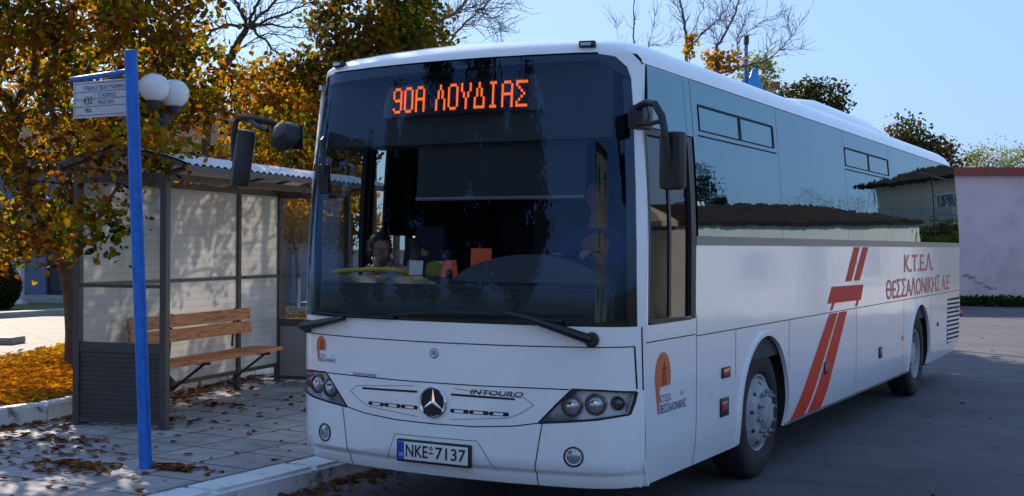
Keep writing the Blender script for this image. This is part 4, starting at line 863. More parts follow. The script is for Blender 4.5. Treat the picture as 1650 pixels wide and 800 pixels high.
# number plate
PL=lambda u,v,o:Vector((u,-.012-o,v))
def plane_P(y): return lambda u,v:Vector((u,y,v))
bm=NB(); box(bm,(.005,-.004,.482),(.545,.03,.142),None,.008); pf=obj('plate_holder',bm,M['black'],bus)
bm=NB(); box(bm,(.005,-.0205,.484),(.515,.004,.112),None,.0015); obj('number_plate',bm,M['plate'],pf)
bm=NB(); box(bm,(-.23,-.0232,.484),(.044,.002,.108)); obj('plate_band',bm,M['eublue'],pf,smooth=False)
PP=plane_P(-.0235)
text_patch('plate_lettering','NKE',PP,-1 if surf_normal(PP,0,0,1).y>0 else 1,-.193,.448,.165,.076,M['ink'],pf,.0012,bold=.012)
sP=-1 if surf_normal(PP,0,0,1).y>0 else 1
text_patch('plate_lettering','7137',PP,sP,.028,.448,.222,.076,M['ink'],pf,.0012,bold=.012)
bm=NB(); box(bm,(-.004,-.0245,.482),(.03,.002,.009)); obj('plate_dash',bm,M['ink'],pf,smooth=False)
bm=NB(); lathe(bm,(-.004,-.0235,.512),(0,-1,0),[(.006,.001),(.012,.001)],14); obj('plate_seal',bm,M['ink'],pf)
text_patch('plate_country_code','GR',PP,sP,-.247,.45,.034,.02,M['plate'],pf,.0016)
front('plate_recess_edge',[q for q in stroke_poly([(-.37,.40),(-.30,.577),(.31,.58),(.44,.40)],.005)],'greystrip',off=.001,thick=0)
# lettering on the front
text_patch('front_lettering','INTOURO',FR,sgF,.26,.866,.355,.031,M['ink'],bus,.003,shear=.25,bold=.012)
text_patch('front_lettering','PAPAZARIS',FR,sgF,-.654,.928,.2,.02,M['ink'],bus,.003)
def company_logo(P,sg,u0,v0,w,h,front_side):
    cx=u0+w*.26; cz=v0+h*.62; ru,rv=w*.24,h*.40
    pts=[]
    for k in range(41):
        a=-.42+k/40*(PI+.42+.40); pts.append((cx+ru*math.cos(a),cz+rv*math.sin(a)))
    pts+=[(cx-ru*.78,v0+h*.24),(cx-ru*.62,v0+h*.02),(cx-ru*.50,v0+h*.02),(cx-ru*.42,cz-rv*.41)]
    f=front if front_side else side
    g=f('company_logo',[pts],'orange',off=.003,thick=0)
    tw=[[(cx-.10*ru,cz-rv*.35),(cx+.02*ru,cz-rv*.35),(cx+.06*ru,cz+.25*rv),(cx-.06*ru,cz+.25*rv)],[(cx+.22*ru,cz-rv*.35),(cx+.36*ru,cz-rv*.35),(cx+.30*ru,cz+.25*rv),(cx+.18*ru,cz+.25*rv)],
        [(cx-.16*ru,cz+.28*rv),(cx+.42*ru,cz+.28*rv),(cx+.42*ru,cz+.36*rv),(cx-.16*ru,cz+.36*rv)],[(cx+.02*ru,cz+.38*rv),(cx+.2*ru,cz+.38*rv),(cx+.18*ru,cz+.62*rv),(cx+.04*ru,cz+.62*rv)]]
    f('logo_tower',tw,'ink',g,off=.0042,thick=0)
    text_patch('logo_lettering','K.T.E.Λ.',P,sg,u0+w*.16,v0+h*.20,w*.36,h*.13,M['navy'],g,.0045,bold=.012)
    text_patch('logo_lettering','ΘEΣΣAΛONIKHΣ',P,sg,u0+w*.16,v0+h*.02,w*.84,h*.15,M['navy'],g,.0045,bold=.012)
    text_patch('logo_lettering','A.E.',P,sg,u0+w*.80,v0+h*.24,w*.14,h*.08,M['redtext'],g,.0045)
company_logo(FR,sgF,-1.02,.995,.20,.17,True)

# ---- right side
wr_=[(2.73,.5),(8.81,.5)]
def arch(cy,r,z0,a0=None):
    h=z0-.5; a=math.asin(h/r); n=24
    return [(cy+r*math.cos(t),.5+r*math.sin(t)) for t in np.linspace(PI-a,a,n)]
RW=.60
lower=[(.372,.33)]+[(2.73-RW*math.cos(math.asin(.17/RW)),.33)]
def side_outline(front_y):
    o=[(front_y,.33)]
    for cy,_ in wr_:
        o+=[(cy+RW*math.cos(t),.5+RW*math.sin(t)) for t in np.linspace(PI+.287,-.287,30)]
    o+=[(YR-.5,.36),(YR-.06,.46),(YR,.56),(YR,1.84),(front_y,1.84)]
    return o
o=side_outline(1.205); o_=o[:-1]+[(1.205,1.835)]
# driver's corner is lower; coach body behind it
right=[(.366,.33)]+side_outline(1.205)[1:-1]+[(1.205,1.84),(1.205,1.33),(.366,1.305)]
side('side_body',[right],'white')
left=[(1.62,.33)]+side_outline(1.62)[1:-1]+[(1.62,1.84)]
side('side_body',[left],'white',left=True)
# wheel arch lips and dark liners
for cy,_ in wr_:
    ring_=[(cy+RW*math.cos(t),.5+RW*math.sin(t)) for t in np.linspace(PI+.25,-.25,40)]
    ring2=[(cy+(RW+.035)*math.cos(t),.5+(RW+.035)*math.sin(t)) for t in np.linspace(PI+.25,-.25,40)]
    polys=[[ring_[i],ring_[i+1],ring2[i+1],ring2[i]] for i in range(39)]
    side('wheel_arch_lip',polys,'white',off=.014,thick=.03)
    for s in (1,-1):
        bm=NB(); prev=None
        for t in np.linspace(PI+.3,-.3,24):
            a=bm.verts.new((s*1.25,cy+.615*math.cos(t),.5+.615*math.sin(t))); b=bm.verts.new((s*.6,cy+.615*math.cos(t),.5+.615*math.sin(t)))
            if prev: bm.faces.new((prev[0],a,b,prev[1]))
            prev=(a,b)
        box(bm,(s*.6,cy,.6),(.02,1.2,1.0))
        obj('wheel_arch_liner',bm,M['rubber'],bus,smooth=False)
# seams
sy=[1.225,3.35,5.62,7.85,9.47]
paths=[[(.37,1.203),(1.2,1.203)],[(1.215,1.192),(YR,1.192)],[(1.225,1.33),(1.225,.33)]]+[[(y,1.19),(y,.345)] for y in sy[1:]]+[[(2.02,.86),(2.02,1.19)],[(5.62,1.79),(5.62,1.2)]]
seam('panel_gap',paths,RS,.007)
side('skirt_edge',[q for q in stroke_poly([(3.33,.345),(8.18,.345)],.02)],'greystrip',off=.003,thick=.01)
# belt strip and glass
side('belt_strip',[[(1.205,1.792),(YR-.03,1.792),(YR-.03,1.852),(1.205,1.852)]],'greystrip',off=.005,thick=.01)
gy=[1.235,3.14,5.28,7.25,8.93,YR-.07]
GT=2.895
for a,b in zip(gy[:-1],gy[1:]): side('side_window',[[(a+.004,1.853),(b-.004,1.853),(b-.004-(.05 if b>11 else 0),GT),(a+.004,GT)]],'darkglass',off=.004,thick=.02)
side('side_window',[[(.47,2.512),(1.11,2.512),(1.11,GT-.002),(.52,GT-.002)],[(1.116,2.512),(1.23,2.512),(1.23,GT-.002),(1.116,GT-.002)]],'darkglass',off=.004,thick=.02)
for a,b in zip(gy[:-1],gy[1:]): side('side_window',[[(a+.004,1.853),(b-.004,1.853),(b-.004,GT),(a+.004,GT)]],'darkglass',off=.004,thick=.02,left=True)
for y in gy[1:-1]+[1.113]: side('window_gasket',stroke_poly([(y,2.52 if y<1.2 else 1.86),(y,GT)],.006),'seam',off=.0035,thick=.01)
# opening hoppers: black frame lines with mullion
for a,b in ((1.36,3.02),(5.32,7.2)):
    z0,z1=2.565,2.735; m_=(a+b)/2+.02
    pth=[[(a,z1),(b,z1)],[(b,z1),(b,z0)],[(m_,z1),(m_,z0)]]
    fr=side('hopper_frame',[q for p in pth[:1] for q in stroke_poly(p,.016)]+stroke_poly(pth[1],.035)+stroke_poly(pth[2],.045)+stroke_poly([(a,z0),(b,z0)],.008)+stroke_poly([(a-.03,2.528),(b+.06,2.528)],.009)+stroke_poly([(a,z0),(a,z1)],.008),'seam',off=.009,thick=.008)
# rear quarter frame
side('rear_window_frame',stroke_poly([(8.96,2.70),(YR-.15,2.70)],.02)+stroke_poly([(9.75,1.86),(9.75,2.70)],.04),'seam',off=.009,thick=.008)
# driver's window: black frame, dark sliding panes set back
side('driver_window',[[(.43,1.335),(1.12,1.315),(1.12,2.47),(.43,2.47)]],'driverglass',off=-.02,thick=.02)
dfm=side('driver_window_frame',[rect(.40,.435,1.32,2.505),rect(1.118,1.204,1.31,2.505),rect(.435,1.118,2.465,2.505),[(.435,1.305),(1.118,1.305),(1.118,1.322),(.435,1.34)]],'black',off=.002,thick=.05)
side('driver_window_frame',[[(.765,1.34),(.80,1.34),(.80,2.465),(.765,2.465)]],'black',off=-.012,thick=.02)
side('pillar',[[(.366,1.306),(.399,1.306),(.399,2.505),(.50,2.9),(.47,2.9),(.41,2.5)]],'white',off=.0,thick=.02)
# lettering and stripes on the side
st=[[(3.46,.35),(3.88,.35),(4.90,1.18),(4.60,1.18)],[(3.98,.35),(4.40,.35),(5.25,1.18),(4.95,1.18)],
    [(4.53,1.275),(5.79,1.265),(5.90,1.415),(4.68,1.425)],[(5.17,1.46),(5.41,1.46),(5.73,1.785),(5.50,1.785)],[(5.50,1.46),(5.74,1.46),(6.10,1.785),(5.86,1.785)],
    [(4.62,1.21),(4.70,1.21),(4.79,1.275),(4.70,1.275)],[(5.56,1.21),(5.64,1.21),(5.72,1.268),(5.63,1.268)]]
for p in st: side('red_stripe',[p],'red',off=.0025,thick=0)
text_patch('side_lettering','K.T.E.Λ.',RS,sgR,7.85,1.50,1.75,.215,M['redtext'],bus,.003,bold=.01)
text_patch('side_lettering','ΘEΣΣAΛONIKHΣ A.E',RS,sgR,6.93,1.222,3.85,.215,M['redtext'],bus,.003,bold=.01)
company_logo(RS,sgR,.50,.74,.53,.38,False)
# lamps, latches, reflectors
for y,z,wd,ht,mt in ((1.80,.90,.17,.075,'amber'),(4.48,.70,.10,.11,'black'),(6.66,.68,.12,.12,'black'),(9.95,.80,.06,.05,'black'),(1.77,.66,.17,.13,'black')):
    bm=NB(); box(bm,(hw(z)+.002,y,z),(.02,wd,ht),None,.006); p=obj('side_lamp' if mt=='amber' else 'hatch_latch',bm,M['black'],bus)
    bm=NB(); box(bm,(hw(z)+.013,y-.01,z+(.01 if mt!='amber' else 0)),(.01,wd*.72,ht*(.7 if mt=='amber' else .45)),None,.003); obj('reflector' if z<.95 and y<2 or y==6.66 else 'handle',bm,M['redlens'] if y<2 else M['greystrip'],p)
bm=NB(); lathe(bm,(1.276,7.78,.76),(1,0,0),[(.03,0),(.03,.004),(0,.006)],16); obj('side_reflector',bm,M['redlens'],bus)
# rear engine grille
bk=side('engine_grille',[[(10.62,.50),(YR-.08,.52),(YR-.03,.6),(YR-.03,1.10),(10.66,1.10)]],'seam',off=.001,thick=.004)
for k in range(10):
    z=.525+k*.058; side('grille_slat',[[(10.64,z),(YR-.035,z-.012),(YR-.035,z+.018),(10.64,z+.03)]],'white',bk,off=.012,thick=.012)
bm=NB(); lathe(bm,(1.25,YR+.01,.86),(.6,1,0),[(.03,-.05),(.05,0),(.05,.05),(0,.06)],16); obj('tail_lamp',bm,M['redlens'],bus)
# roof shell
prof=[(1.0,2.895,0),(.99,2.93,0)]
ap=[(1.2,2.895),(1.193,2.93),(1.178,2.975),(1.15,3.02),(1.10,3.053),(1.02,3.075),(.9,3.087),(.6,3.098),(.3,3.104),(0,3.106)]
full=[(x,z) for x,z in ap]+[(-x,z) for x,z in ap[::-1][1:]]
bm=NB(); rows=[]
stn=[0,.008,.025,.06,.12,.22,.36,.55,1.0,2,4,6,8,10,10.75,10.95,11.1,11.22,11.3]
for d in stn:
    row=[]
    for x,z in full:
        g=math.sqrt(max(0,1-(1-min(d,.45)/.45)**2)); e=max(0,d-10.75)/.55; g2=math.sqrt(max(0,1-e*e))
        y0=yf(x,2.95); y=y0+d*(11.35-y0)/11.3
        if d==0: y=y0
        zz=2.955+(z-2.955)*g if z>2.955 else z
        zz=2.9+(zz-2.9)*(.25+.75*g2)
        row.append(bm.verts.new((x,y,zz)))
    rows.append(row)
for a,b in zip(rows[:-1],rows[1:]):
    for i in range(len(full)-1): bm.faces.new((a[i],a[i+1],b[i+1],b[i]))
roof=obj('roof',bm,M['white'],bus,ang=60)
bm=NB(); box(bm,(0,(.4+11.3)/2,2.885),(2.3,10.8,.03)); obj('ceiling',bm,M['interior'],bus,smooth=False)
seam('roof_gutter',[[(.45,2.905),(11.35,2.905)]],RS,.012)
# roof air conditioning hump
bm=NB(); sec=[(.95,0),(.91,.11),(.82,.19),(.5,.235),(0,.245)]; sec=sec+[(-x,z) for x,z in sec[::-1][1:]]; rows=[]
for y,h in ((4.55,.0),(4.8,.35),(5.2,.75),(5.7,1.0),(7.2,1.0),(8.1,.96),(8.5,.75),(8.62,.35),(8.66,0)):
    rows.append([bm.verts.new((x*(.9+.1*min(1,h+.2)),y,3.06+z*h)) for x,z in sec])
for a,b in zip(rows[:-1],rows[1:]):
    for i in range(len(sec)-1): bm.faces.new((a[i],a[i+1],b[i+1],b[i]))
obj('air_conditioner',bm,M['white'],bus,ang=50)
# rear wall, chassis, floor
bm=NB()
rp=[(-1.24,.5),(1.24,.5),(1.265,1.8),(1.185,2.89),(.9,2.98),(-.9,2.98),(-1.185,2.89),(-1.265,1.8)]
a=[bm.verts.new((x,YR-.01-(.28*max(0,z-1.2)/1.8),z)) for x,z in rp]; b=[bm.verts.new((x,YR-.12-(.28*max(0,z-1.2)/1.8),z)) for x,z in rp]
bm.faces.new(a); bm.faces.new(b[::-1])
for i in range(len(rp)): bm.faces.new((a[i],b[i],b[(i+1)%len(rp)],a[(i+1)%len(rp)]))
obj('rear_wall',bm,M['white'],bus,smooth=False)
bm=NB(); box(bm,(0,6.4,.95),(2.42,10.3,.06)); box(bm,(0,5.7,.48),(1.15,10.6,.2)); box(bm,(0,.75,.42),(2.3,.75,.1)); box(bm,(-.55,.95,.55),(1.25,1.3,.04))
obj('chassis_floor',bm,M['interior'],bus,smooth=False)
bm=NB(); box(bm,(0,YR-.25,1.9),(2.3,.03,1.8)); box(bm,(1.235,6.3,1.4),(.02,10.2,.95)); box(bm,(-1.235,6.6,1.4),(.02,9.9,.95)); box(bm,(1.175,6.3,2.3),(.02,10.2,1.1)); box(bm,(-1.175,6.6,2.3),(.02,9.9,1.1))
obj('cabin_lining',bm,M['interior'],bus,smooth=False)
# front passenger door (left side of the bus): two glazed leaves
for a,b in ((.40,.99),(1.01,1.60)):
    f=side('door_leaf',[rect(a,a+.05,.36,2.86),rect(b-.05,b,.36,2.86),rect(a+.05,b-.05,2.80,2.86),rect(a+.05,b-.05,.36,.52)],'black',left=True,off=.002,thick=.04)
    side('door_pane',[rect(a+.05,b-.05,.52,2.80)],'doorglass',f,left=True,off=-.01,thick=0)
side('door_header',[rect(.366,1.62,2.862,2.895)],'white',left=True); side('pillar',[[(.366,.33),(.398,.33),(.398,2.86),(.47,2.86),(.366,2.3)]],'white',left=True)
# wheels
def wheel(y,s,rear):
    c=Vector((s*1.235,y,.505)); ax=Vector((s,0,0)); r=.505
    bm=NB(); lathe(bm,c,ax,[(.19,-.2),(.29,-.27),(.40,-.285),(.47,-.27),(r,-.235),(r,-.05),(.488,-.022),(.46,-.006),(.40,0),(.335,-.006),(.30,-.022),(.292,-.05)],56); 
    for k in range(4):
        pass
    wname=obj('wheel',bm,M['rubber'],bus,ang=50)
    bm=NB()
    if rear: pr=[(.298,-.03),(.292,-.018),(.278,-.022),(.268,-.06),(.25,-.10),(.18,-.12),(.15,-.115),(.14,-.05),(.13,-.04),(0,-.04)]
    else: pr=[(.298,-.03),(.294,-.016),(.282,-.02),(.272,-.045),(.262,-.03),(.245,.0),(.215,.028),(.16,.034),(.135,.036),(.12,.06),(.10,.072),(0,.074)]
    lathe(bm,c,ax,pr,48); obj('rim',bm,M['hub'],wname,ang=40)
    rr_,h0=(.165,-.118) if rear else (.168,.034)
    for k in range(10):
        a=2*PI*k/10+.2; p=c+Vector((0,rr_*math.cos(a),rr_*math.sin(a)))
        bm=NB(); lathe(bm,p+ax*h0,ax,[(.019,0),(.019,.022),(.015,.026),(.012,.026),(.010,.045),(0,.045)],10); obj('wheel_nut',bm,M['nut'],wname)
    if not rear:
        for k in range(10):
            bm=NB(); a=2*PI*(k+.5)/10+.2; p=c+Vector((0,.236*math.cos(a),.236*math.sin(a)))+ax*.0105
            lathe(bm,p,(ax+Vector((0,math.cos(a),math.sin(a)))*.75),[(.017,0),(.012,.001),(0,.001)],10)
            obj('rim_hole',bm,M['ink'],wname)
for y,rr_ in ((2.73,False),(8.81,True)):
    for s in (1,-1): wheel(y,s,rr_)
# wipers
def onF(x,z,o=.03): return FR(x,z)+surf_normal(FR,x,z,sgF)*o
bm=NB(); lathe(bm,onF(1.03,1.228,-.01),surf_normal(FR,1.03,1.228,sgF),[(.045,0),(.045,.04),(.03,.055),(0,.055)],18)
tube(bm,[onF(1.03,1.228,.045),onF(.85,1.29,.05),onF(.64,1.352,.045),onF(.50,1.375,.04)],[.03,.027,.02,.016],8); w1=obj('wiper',bm,M['black'],bus)
bm=NB(); tube(bm,[onF(x,1.33+.035*math.sin((x+.35)*2.6),.018) for x in np.linspace(-.35,.86,9)],.011,6); obj('wiper_blade',bm,M['rubber'],w1)
bm=NB(); lathe(bm,onF(-1.12,1.225,-.01),surf_normal(FR,-1.12,1.225,sgF),[(.045,0),(.045,.04),(.03,.055),(0,.055)],18)
tube(bm,[onF(-1.12,1.225,.045),onF(-.9,1.262,.05),onF(-.70,1.302,.045)],[.03,.026,.018],8); w2=obj('wiper',bm,M['black'],bus)
bm=NB(); tube(bm,[onF(x,1.325+.01*math.sin(x*3),.018) for x in np.linspace(-1.05,-.3,7)],.011,6); obj('wiper_blade',bm,M['rubber'],w2)
# mirrors
bm=NB(); box(bm,(1.285,.24,2.545),(.10,.16,.14),None,.015); tube(bm,[(1.30,.16,2.60),(1.38,.10,2.615),(1.45,.06,2.60),(1.50,.04,2.53),(1.525,.05,2.40),(1.53,.08,2.26)],[.02,.021,.022,.022,.021,.02],10)
tube(bm,[(1.30,.16,2.50),(1.40,.10,2.49),(1.50,.05,2.50)],.014,8); ma=obj('mirror_arm',bm,M['black'],bus)
bm=NB(); box(bm,(1.54,.115,2.275),(.15,.085,.335),Matrix.Rotation(R(-12),4,'Z'),.03); mh=obj('mirror_housing',bm,M['black'],ma)
bm=NB(); box(bm,(1.532,.16,2.275),(.125,.006,.29),Matrix.Rotation(R(-12),4,'Z'),.002); obj('mirror_glass',bm,M['mirror'],mh)
bm=NB(); tube(bm,[(1.37,.13,2.60),(1.40,.10,2.54),(1.38,.11,2.50)],.006,6); obj('mirror_cable',bm,M['black'],ma)
bm=NB(); box(bm,(-1.20,.02,2.51),(.09,.24,.17),None,.015); tube(bm,[(-1.19,-.02,2.575),(-1.25,-.14,2.60),(-1.36,-.16,2.62),(-1.46,-.16,2.635),(-1.505,-.15,2.60),(-1.52,-.15,2.50),(-1.52,-.15,2.34)],[.02,.022,.022,.022,.022,.021,.02],10)
tube(bm,[(-1.37,-.16,2.615),(-1.27,-.2,2.56),(-1.18,-.2,2.53)],.017,8); ma=obj('mirror_arm',bm,M['black'],bus)
bm=NB(); box(bm,(-1.455,-.13,2.36),(.13,.085,.385),Matrix.Rotation(R(52),4,'Z')@Matrix.Rotation(R(7),4,'Y'),.035); mh=obj('mirror_housing',bm,M['black'],ma)
bm=NB(); lathe(bm,(-1.07,-.16,2.50),Vector((.1,.85,-.5)),[(0,-.075),(.06,-.062),(.095,-.01),(.105,.035),(.095,.045),(0,.045)],22); mh=obj('mirror_housing',bm,M['black'],ma)
bm=NB(); lathe(bm,Vector((-1.07,-.16,2.50))+Vector((.1,.85,-.5)).normalized()*.047,Vector((.1,.85,-.5)),[(.09,0),(.075,.006),(0,.012)],22); obj('mirror_glass',bm,M['mirror'],mh)
bm=NB(); tube(bm,[(-1.0,.16,2.50),(-.93,.05,2.47),(-.90,.03,2.40),(-.90,.03,2.26)],.014,8); box(bm,(-.93,.08,2.22),(.09,.035,.20),None,.02); obj('inner_mirror',bm,M['black'],bus)
# destination display
bm=NB(); box(bm,(0,.42,2.68),(2.15,.25,.48),None,.01)
hs=obj('display_housing',bm,M['interior'],bus,smooth=False)
DP=lambda u,v:Vector((u,.215+.07*(v-2.44)+.06*(u/.6)**2,v)); sD=-1 if surf_normal(DP,0,2.7,1).y>0 else 1
M['dispglass']=mat('display_face',(.012,.016,.032),.25,coat=.6)
dsp=patch('destination_display',[rect(-.60,.61,2.63,2.905)],DP,sD,M['dispglass'],bus,[-.45,-.3,-.15,0,.15,.3,.45],(),0,.02)
FNT={'9':['01110','10001','10001','10001','01111','00001','00001','10001','01110'],'0':['01110','10001','10001','10001','10001','10001','10001','10001','01110'],
'A':['01110','10001','10001','10001','11111','10001','10001','10001','10001'],'L':['00100','00100','01010','01010','01010','10001','10001','10001','10001'],
'O':['01110','10001','10001','10001','10001','10001','10001','10001','01110'],'Y':['10001','10001','10001','01010','01010','00100','00100','00100','00100'],
'D':['00100','00100','01010','01010','01010','10001','10001','10001','11111'],'I':['01110','00100','00100','00100','00100','00100','00100','00100','01110'],
'S':['11111','10000','01000','00100','00010','00100','01000','10000','11111'],' ':['00000']*9}
bm=NB(); u=-.502; pu=.0158; pv=.0188
for ch in '90A LOYDIAS':
    wch=5
    for r_ in range(9):
        for c_ in range(5):
            if FNT[ch][r_][c_]=='1':
                for dbl in ((0,0),):
                    x=u+c_*pu; z=2.812-r_*pv
                    p=DP(x,z)+surf_normal(DP,x,z,sD)*.004; q=[bm.verts.new(p+Vector((dx*.0078,0,dz*.0094))) for dx,dz in ((-1,-.6),(-.6,-1),(.6,-1),(1,-.6),(1,.6),(.6,1),(-.6,1),(-1,.6))]
                    bm.faces.new(q)
    u+=(.0965 if ch!=' ' else .068)
led=obj('display_lettering',bm,M['led'],dsp,smooth=False)
# cabin: dashboard, blind, wheel, seats
bm=NB(); dp=[(.20,1.30),(.22,1.52),(.34,1.575),(.62,1.565),(.72,1.45),(.74,1.0),(.30,1.0)]
for x0,x1 in ((-1.08,1.12),):
    a=[bm.verts.new((x0,y,z)) for y,z in dp]; b=[bm.verts.new((x1,y,z)) for y,z in dp]
    bm.faces.new(a); bm.faces.new(b[::-1])
    for i in range(len(dp)): bm.faces.new((a[i],b[i],b[(i+1)%len(dp)],a[(i+1)%len(dp)]))
bmesh.ops.bevel(bm,geom=bm.edges[:],offset=.02,segments=2,affect='EDGES'); dash=obj('dashboard',bm,M['dash'],bus)
bm=NB(); rows=[]
for k in range(17):
    t=k/16; x=-.06+1.12*t; h=1.572+.155*math.sin(PI*min(1,t*1.02))**.7
    rows.append([bm.verts.new((x,.27+.05*abs(t-.5),1.55)),bm.verts.new((x,.33,h)),bm.verts.new((x,.50,h+.005)),bm.verts.new((x,.55,1.55))])
for a,b in zip(rows[:-1],rows[1:]):
    for i in range(3): bm.faces.new((a[i],a[i+1],b[i+1],b[i]))
obj('instrument_hood',bm,M['dash'],dash,ang=50)
bm=NB(); bl=[(-.32,.27),( .88,.30)]
v=[bm.verts.new(p) for p in ((-.34,.30,2.085),(.88,.33,2.085),(.88,.36,2.46),(-.34,.33,2.46))]; bm.faces.new(v); v2=[bm.verts.new(x.co+Vector((0,.006,0))) for x in v]; bm.faces.new(v2[::-1])
for i in range(4): bm.faces.new((v[i],v2[i],v2[(i+1)%4],v[(i+1)%4]))
sb=obj('sun_blind',bm,M['blind'],bus,smooth=False)
bm=NB(); tube(bm,[(-.34,.30,2.085),(.88,.33,2.085)],.012,6); obj('blind_bar',bm,M['greystrip'],sb)
sw=Vector((.64,.66,1.62)); sax=Vector((0,-.55,.83)).normalized(); bm=NB()
uu=sax.cross(Vector((1,0,0))).normalized(); vv=sax.cross(uu)
pts=[sw+.225*(math.cos(a)*uu+math.sin(a)*vv) for a in np.linspace(0,2*PI,33)]; tube(bm,pts,.016,8,cap=False)
for a in (.5,PI-.5,-PI/2): tube(bm,[sw-sax*.03,sw+.22*(math.cos(a)*vv+math.sin(a)*uu)],.014,6)
lathe(bm,sw-sax*.05,sax,[(0,0),(.06,0),(.06,.03),(0,.035)],16); tube(bm,[sw-sax*.05,sw-sax*.4],.03,8); obj('steering_wheel',bm,M['black'],bus)
bm=NB(); tube(bm,[(-1.13,.42,1.585),(-1.02,.44,1.60),(-.85,.47,1.61),(-.70,.5,1.615),(-.60,.56,1.60),(-.55,.60,1.54)],[.016]*6,8); obj('grab_rail',bm,M['yellow'],bus)
def seat_mesh(bm,x,y,z):
    box(bm,(x,y,z+.42),(.44,.46,.12),None,.03); box(bm,(x,y+.25,z+.82),(.44,.11,.72),Matrix.Rotation(R(-10),4,'X'),.04); box(bm,(x,y+.33,z+1.25),(.27,.09,.2),Matrix.Rotation(R(-10),4,'X'),.03); box(bm,(x,y,z+.18),(.3,.3,.36))
bm=NB(); seat_mesh(bm,.62,1.22,.93); obj('driver_seat',bm,M['seatfab'],bus)
bm=NB(); seat_mesh(bm,-.93,1.08,.57); obj('guide_seat',bm,M['seatfab'],bus)
bm=NB(); seat_mesh(bm,-.88,2.5,.98); s0=obj('passenger_seat',bm,M['seatfab'],bus)
for r_ in range(4):
    for x in (-.88,-.42,.42,.88):
        if r_==0 and x==-.88: continue
        q=s0.copy(); COL.objects.link(q); q.parent=bus; q.location=(x+.88,r_*.85,0)
bm=NB(); box(bm,(.30,1.62,1.55),(.9,.03,1.1)); obj('driver_partition',bm,M['interior'],bus,smooth=False)
# things lying on the dashboard
def card(name,lab,cat,c,wd,ht,mt,yaw,notch=False):
    bm=NB(); T=Matrix.Translation(c)@Matrix.Rotation(yaw,4,'Z')@Matrix.Rotation(R(-8),4,'X')
    pl=[(-wd/2,0),(wd/2,0),(wd/2,ht),(-wd/2,ht)]
    if notch: pl=[(-wd/2,0),(-wd*.22,0),(-wd*.2,ht*.35),(0,ht*.5),(wd*.2,ht*.35),(wd*.22,0),(wd/2,0),(wd*.4,ht),(-wd*.4,ht*.92)]
    prism(bm,pl,lambda u,v,o:T@Vector((u,o,v)),0,.004); return tag(obj(name,bm,M[mt],smooth=False),lab,cat)
card('orange_card','upright orange card standing behind the windscreen at its middle','card',(.10,.40,1.575),.135,.19,'paperorange',R(25))
card('orange_card','orange card with an arched notch leaning on the dashboard left of the upright card','card',(-.13,.38,1.572),.115,.115,'paperorange',R(35),True)
card('white_paper','white folded paper lying on the dashboard below the phone','paper',(-.475,.50,1.577),.10,.10,'paper',R(10))
bm=NB(); pts=[(-.33,.52,1.58),(-.28,.5,1.60),(-.22,.5,1.605)]
lathe(bm,(-.30,.52,1.572),(0,0,1),[(0,0),(.085,0),(.095,.03),(.08,.085),(.05,.1),(0,.095)],14); tag(obj('cloth_bag',bm,M['olive']),'olive green soft pouch on the dashboard between paper and orange card','pouch')

# ---------------------------------------------------------------- bus shelter
SO=Vector((-4.63,1.28,.15)); eL=Vector((-.2,.98,0)).normalized(); eD=Vector((.98,.2,0)).normalized(); eZ=Vector((0,0,1))
SL,SD=3.72,.90
TS=Matrix(((eD.x,eL.x,0,SO.x),(eD.y,eL.y,0,SO.y),(0,0,1,SO.z),(0,0,0,1)))     # local x = towards road, y = along, z up
shel=empty('bus_shelter',SO+eL*SL/2+eD*SD/2,'brown metal bus shelter with translucent ribbed back wall and curved sheet roof','bus shelter')
def sb(bm,x0,x1,y0,y1,z0,z1): lbox(bm,TS,x0,x1,y0,y1,z0,z1)
PW=.032
for x,y in ((0,0),(SD,0),(0,2.78),(0,SL),(SD,SL)):
    bm=NB(); sb(bm,x-PW,x+PW,y-PW,y+PW,.012,2.25); sb(bm,x-PW-.03,x+PW+.03,y-PW-.03,y+PW+.03,0.001,.012); obj('post',bm,M['brownmetal'],shel,smooth=False)
# rails between posts
bm=NB()
sb(bm,-.02,.02,PW,2.78-PW,.18,.22); sb(bm,-.02,.02,2.78+PW,SL-PW,.18,.22)
sb(bm,-.022,.022,PW,2.78-PW,1.235,1.27); sb(bm,-.022,.022,2.78+PW,SL-PW,1.235,1.27)
sb(bm,-.03,.03,PW,2.78-PW,2.19,2.25); sb(bm,-.03,.03,2.78+PW,SL-PW,2.19,2.25)
for y in (0,SL):
    sb(bm,PW,SD-PW,y-.02,y+.02,.66,.745); sb(bm,PW,SD-PW,y-.03,y+.03,2.17,2.25); sb(bm,PW,SD-PW,y-.02,y+.02,.03,.07)
    if y==0: sb(bm,PW,SD-PW,y-.018,y+.018,1.235,1.265)
sb(bm,SD-.03,SD+.03,PW,SL-PW,2.19,2.25)
obj('rails',bm,M['brownmetal'],shel,smooth=False)
# back sheets, side glazing, lower side panels
for y0,y1 in ((PW,2.78-PW),(2.78+PW,SL-PW)):
    for z0,z1 in ((.22,1.235),(1.27,2.19)):
        bm=NB(); sb(bm,-.006,.006,y0+.001,y1-.001,z0+.001,z1-.001); obj('back_panel',bm,M['poly'],shel,smooth=False)
for y in (0,SL):
    zz=((.746,1.234),(1.266,2.169)) if y==0 else ((.746,2.169),)
    for z0,z1 in zz:
        bm=NB(); sb(bm,PW+.001,SD-PW-.001,y-.004,y+.004,z0,z1); obj('side_pane',bm,M['sideglass'],shel,smooth=False)
    bm=NB(); n=14; h=(.658-.072)/n
    for k in range(n):
        z=.072+k*h; sb(bm,PW+.002,SD-PW-.002,y-.012,y+.012,z,z+h*.62); sb(bm,PW+.002,SD-PW-.002,y-.006,y+.006,z+h*.621,z+h*.999)
    obj('lower_panel',bm,M['brownpanel' if y==0 else 'greypanel'],shel,smooth=False)
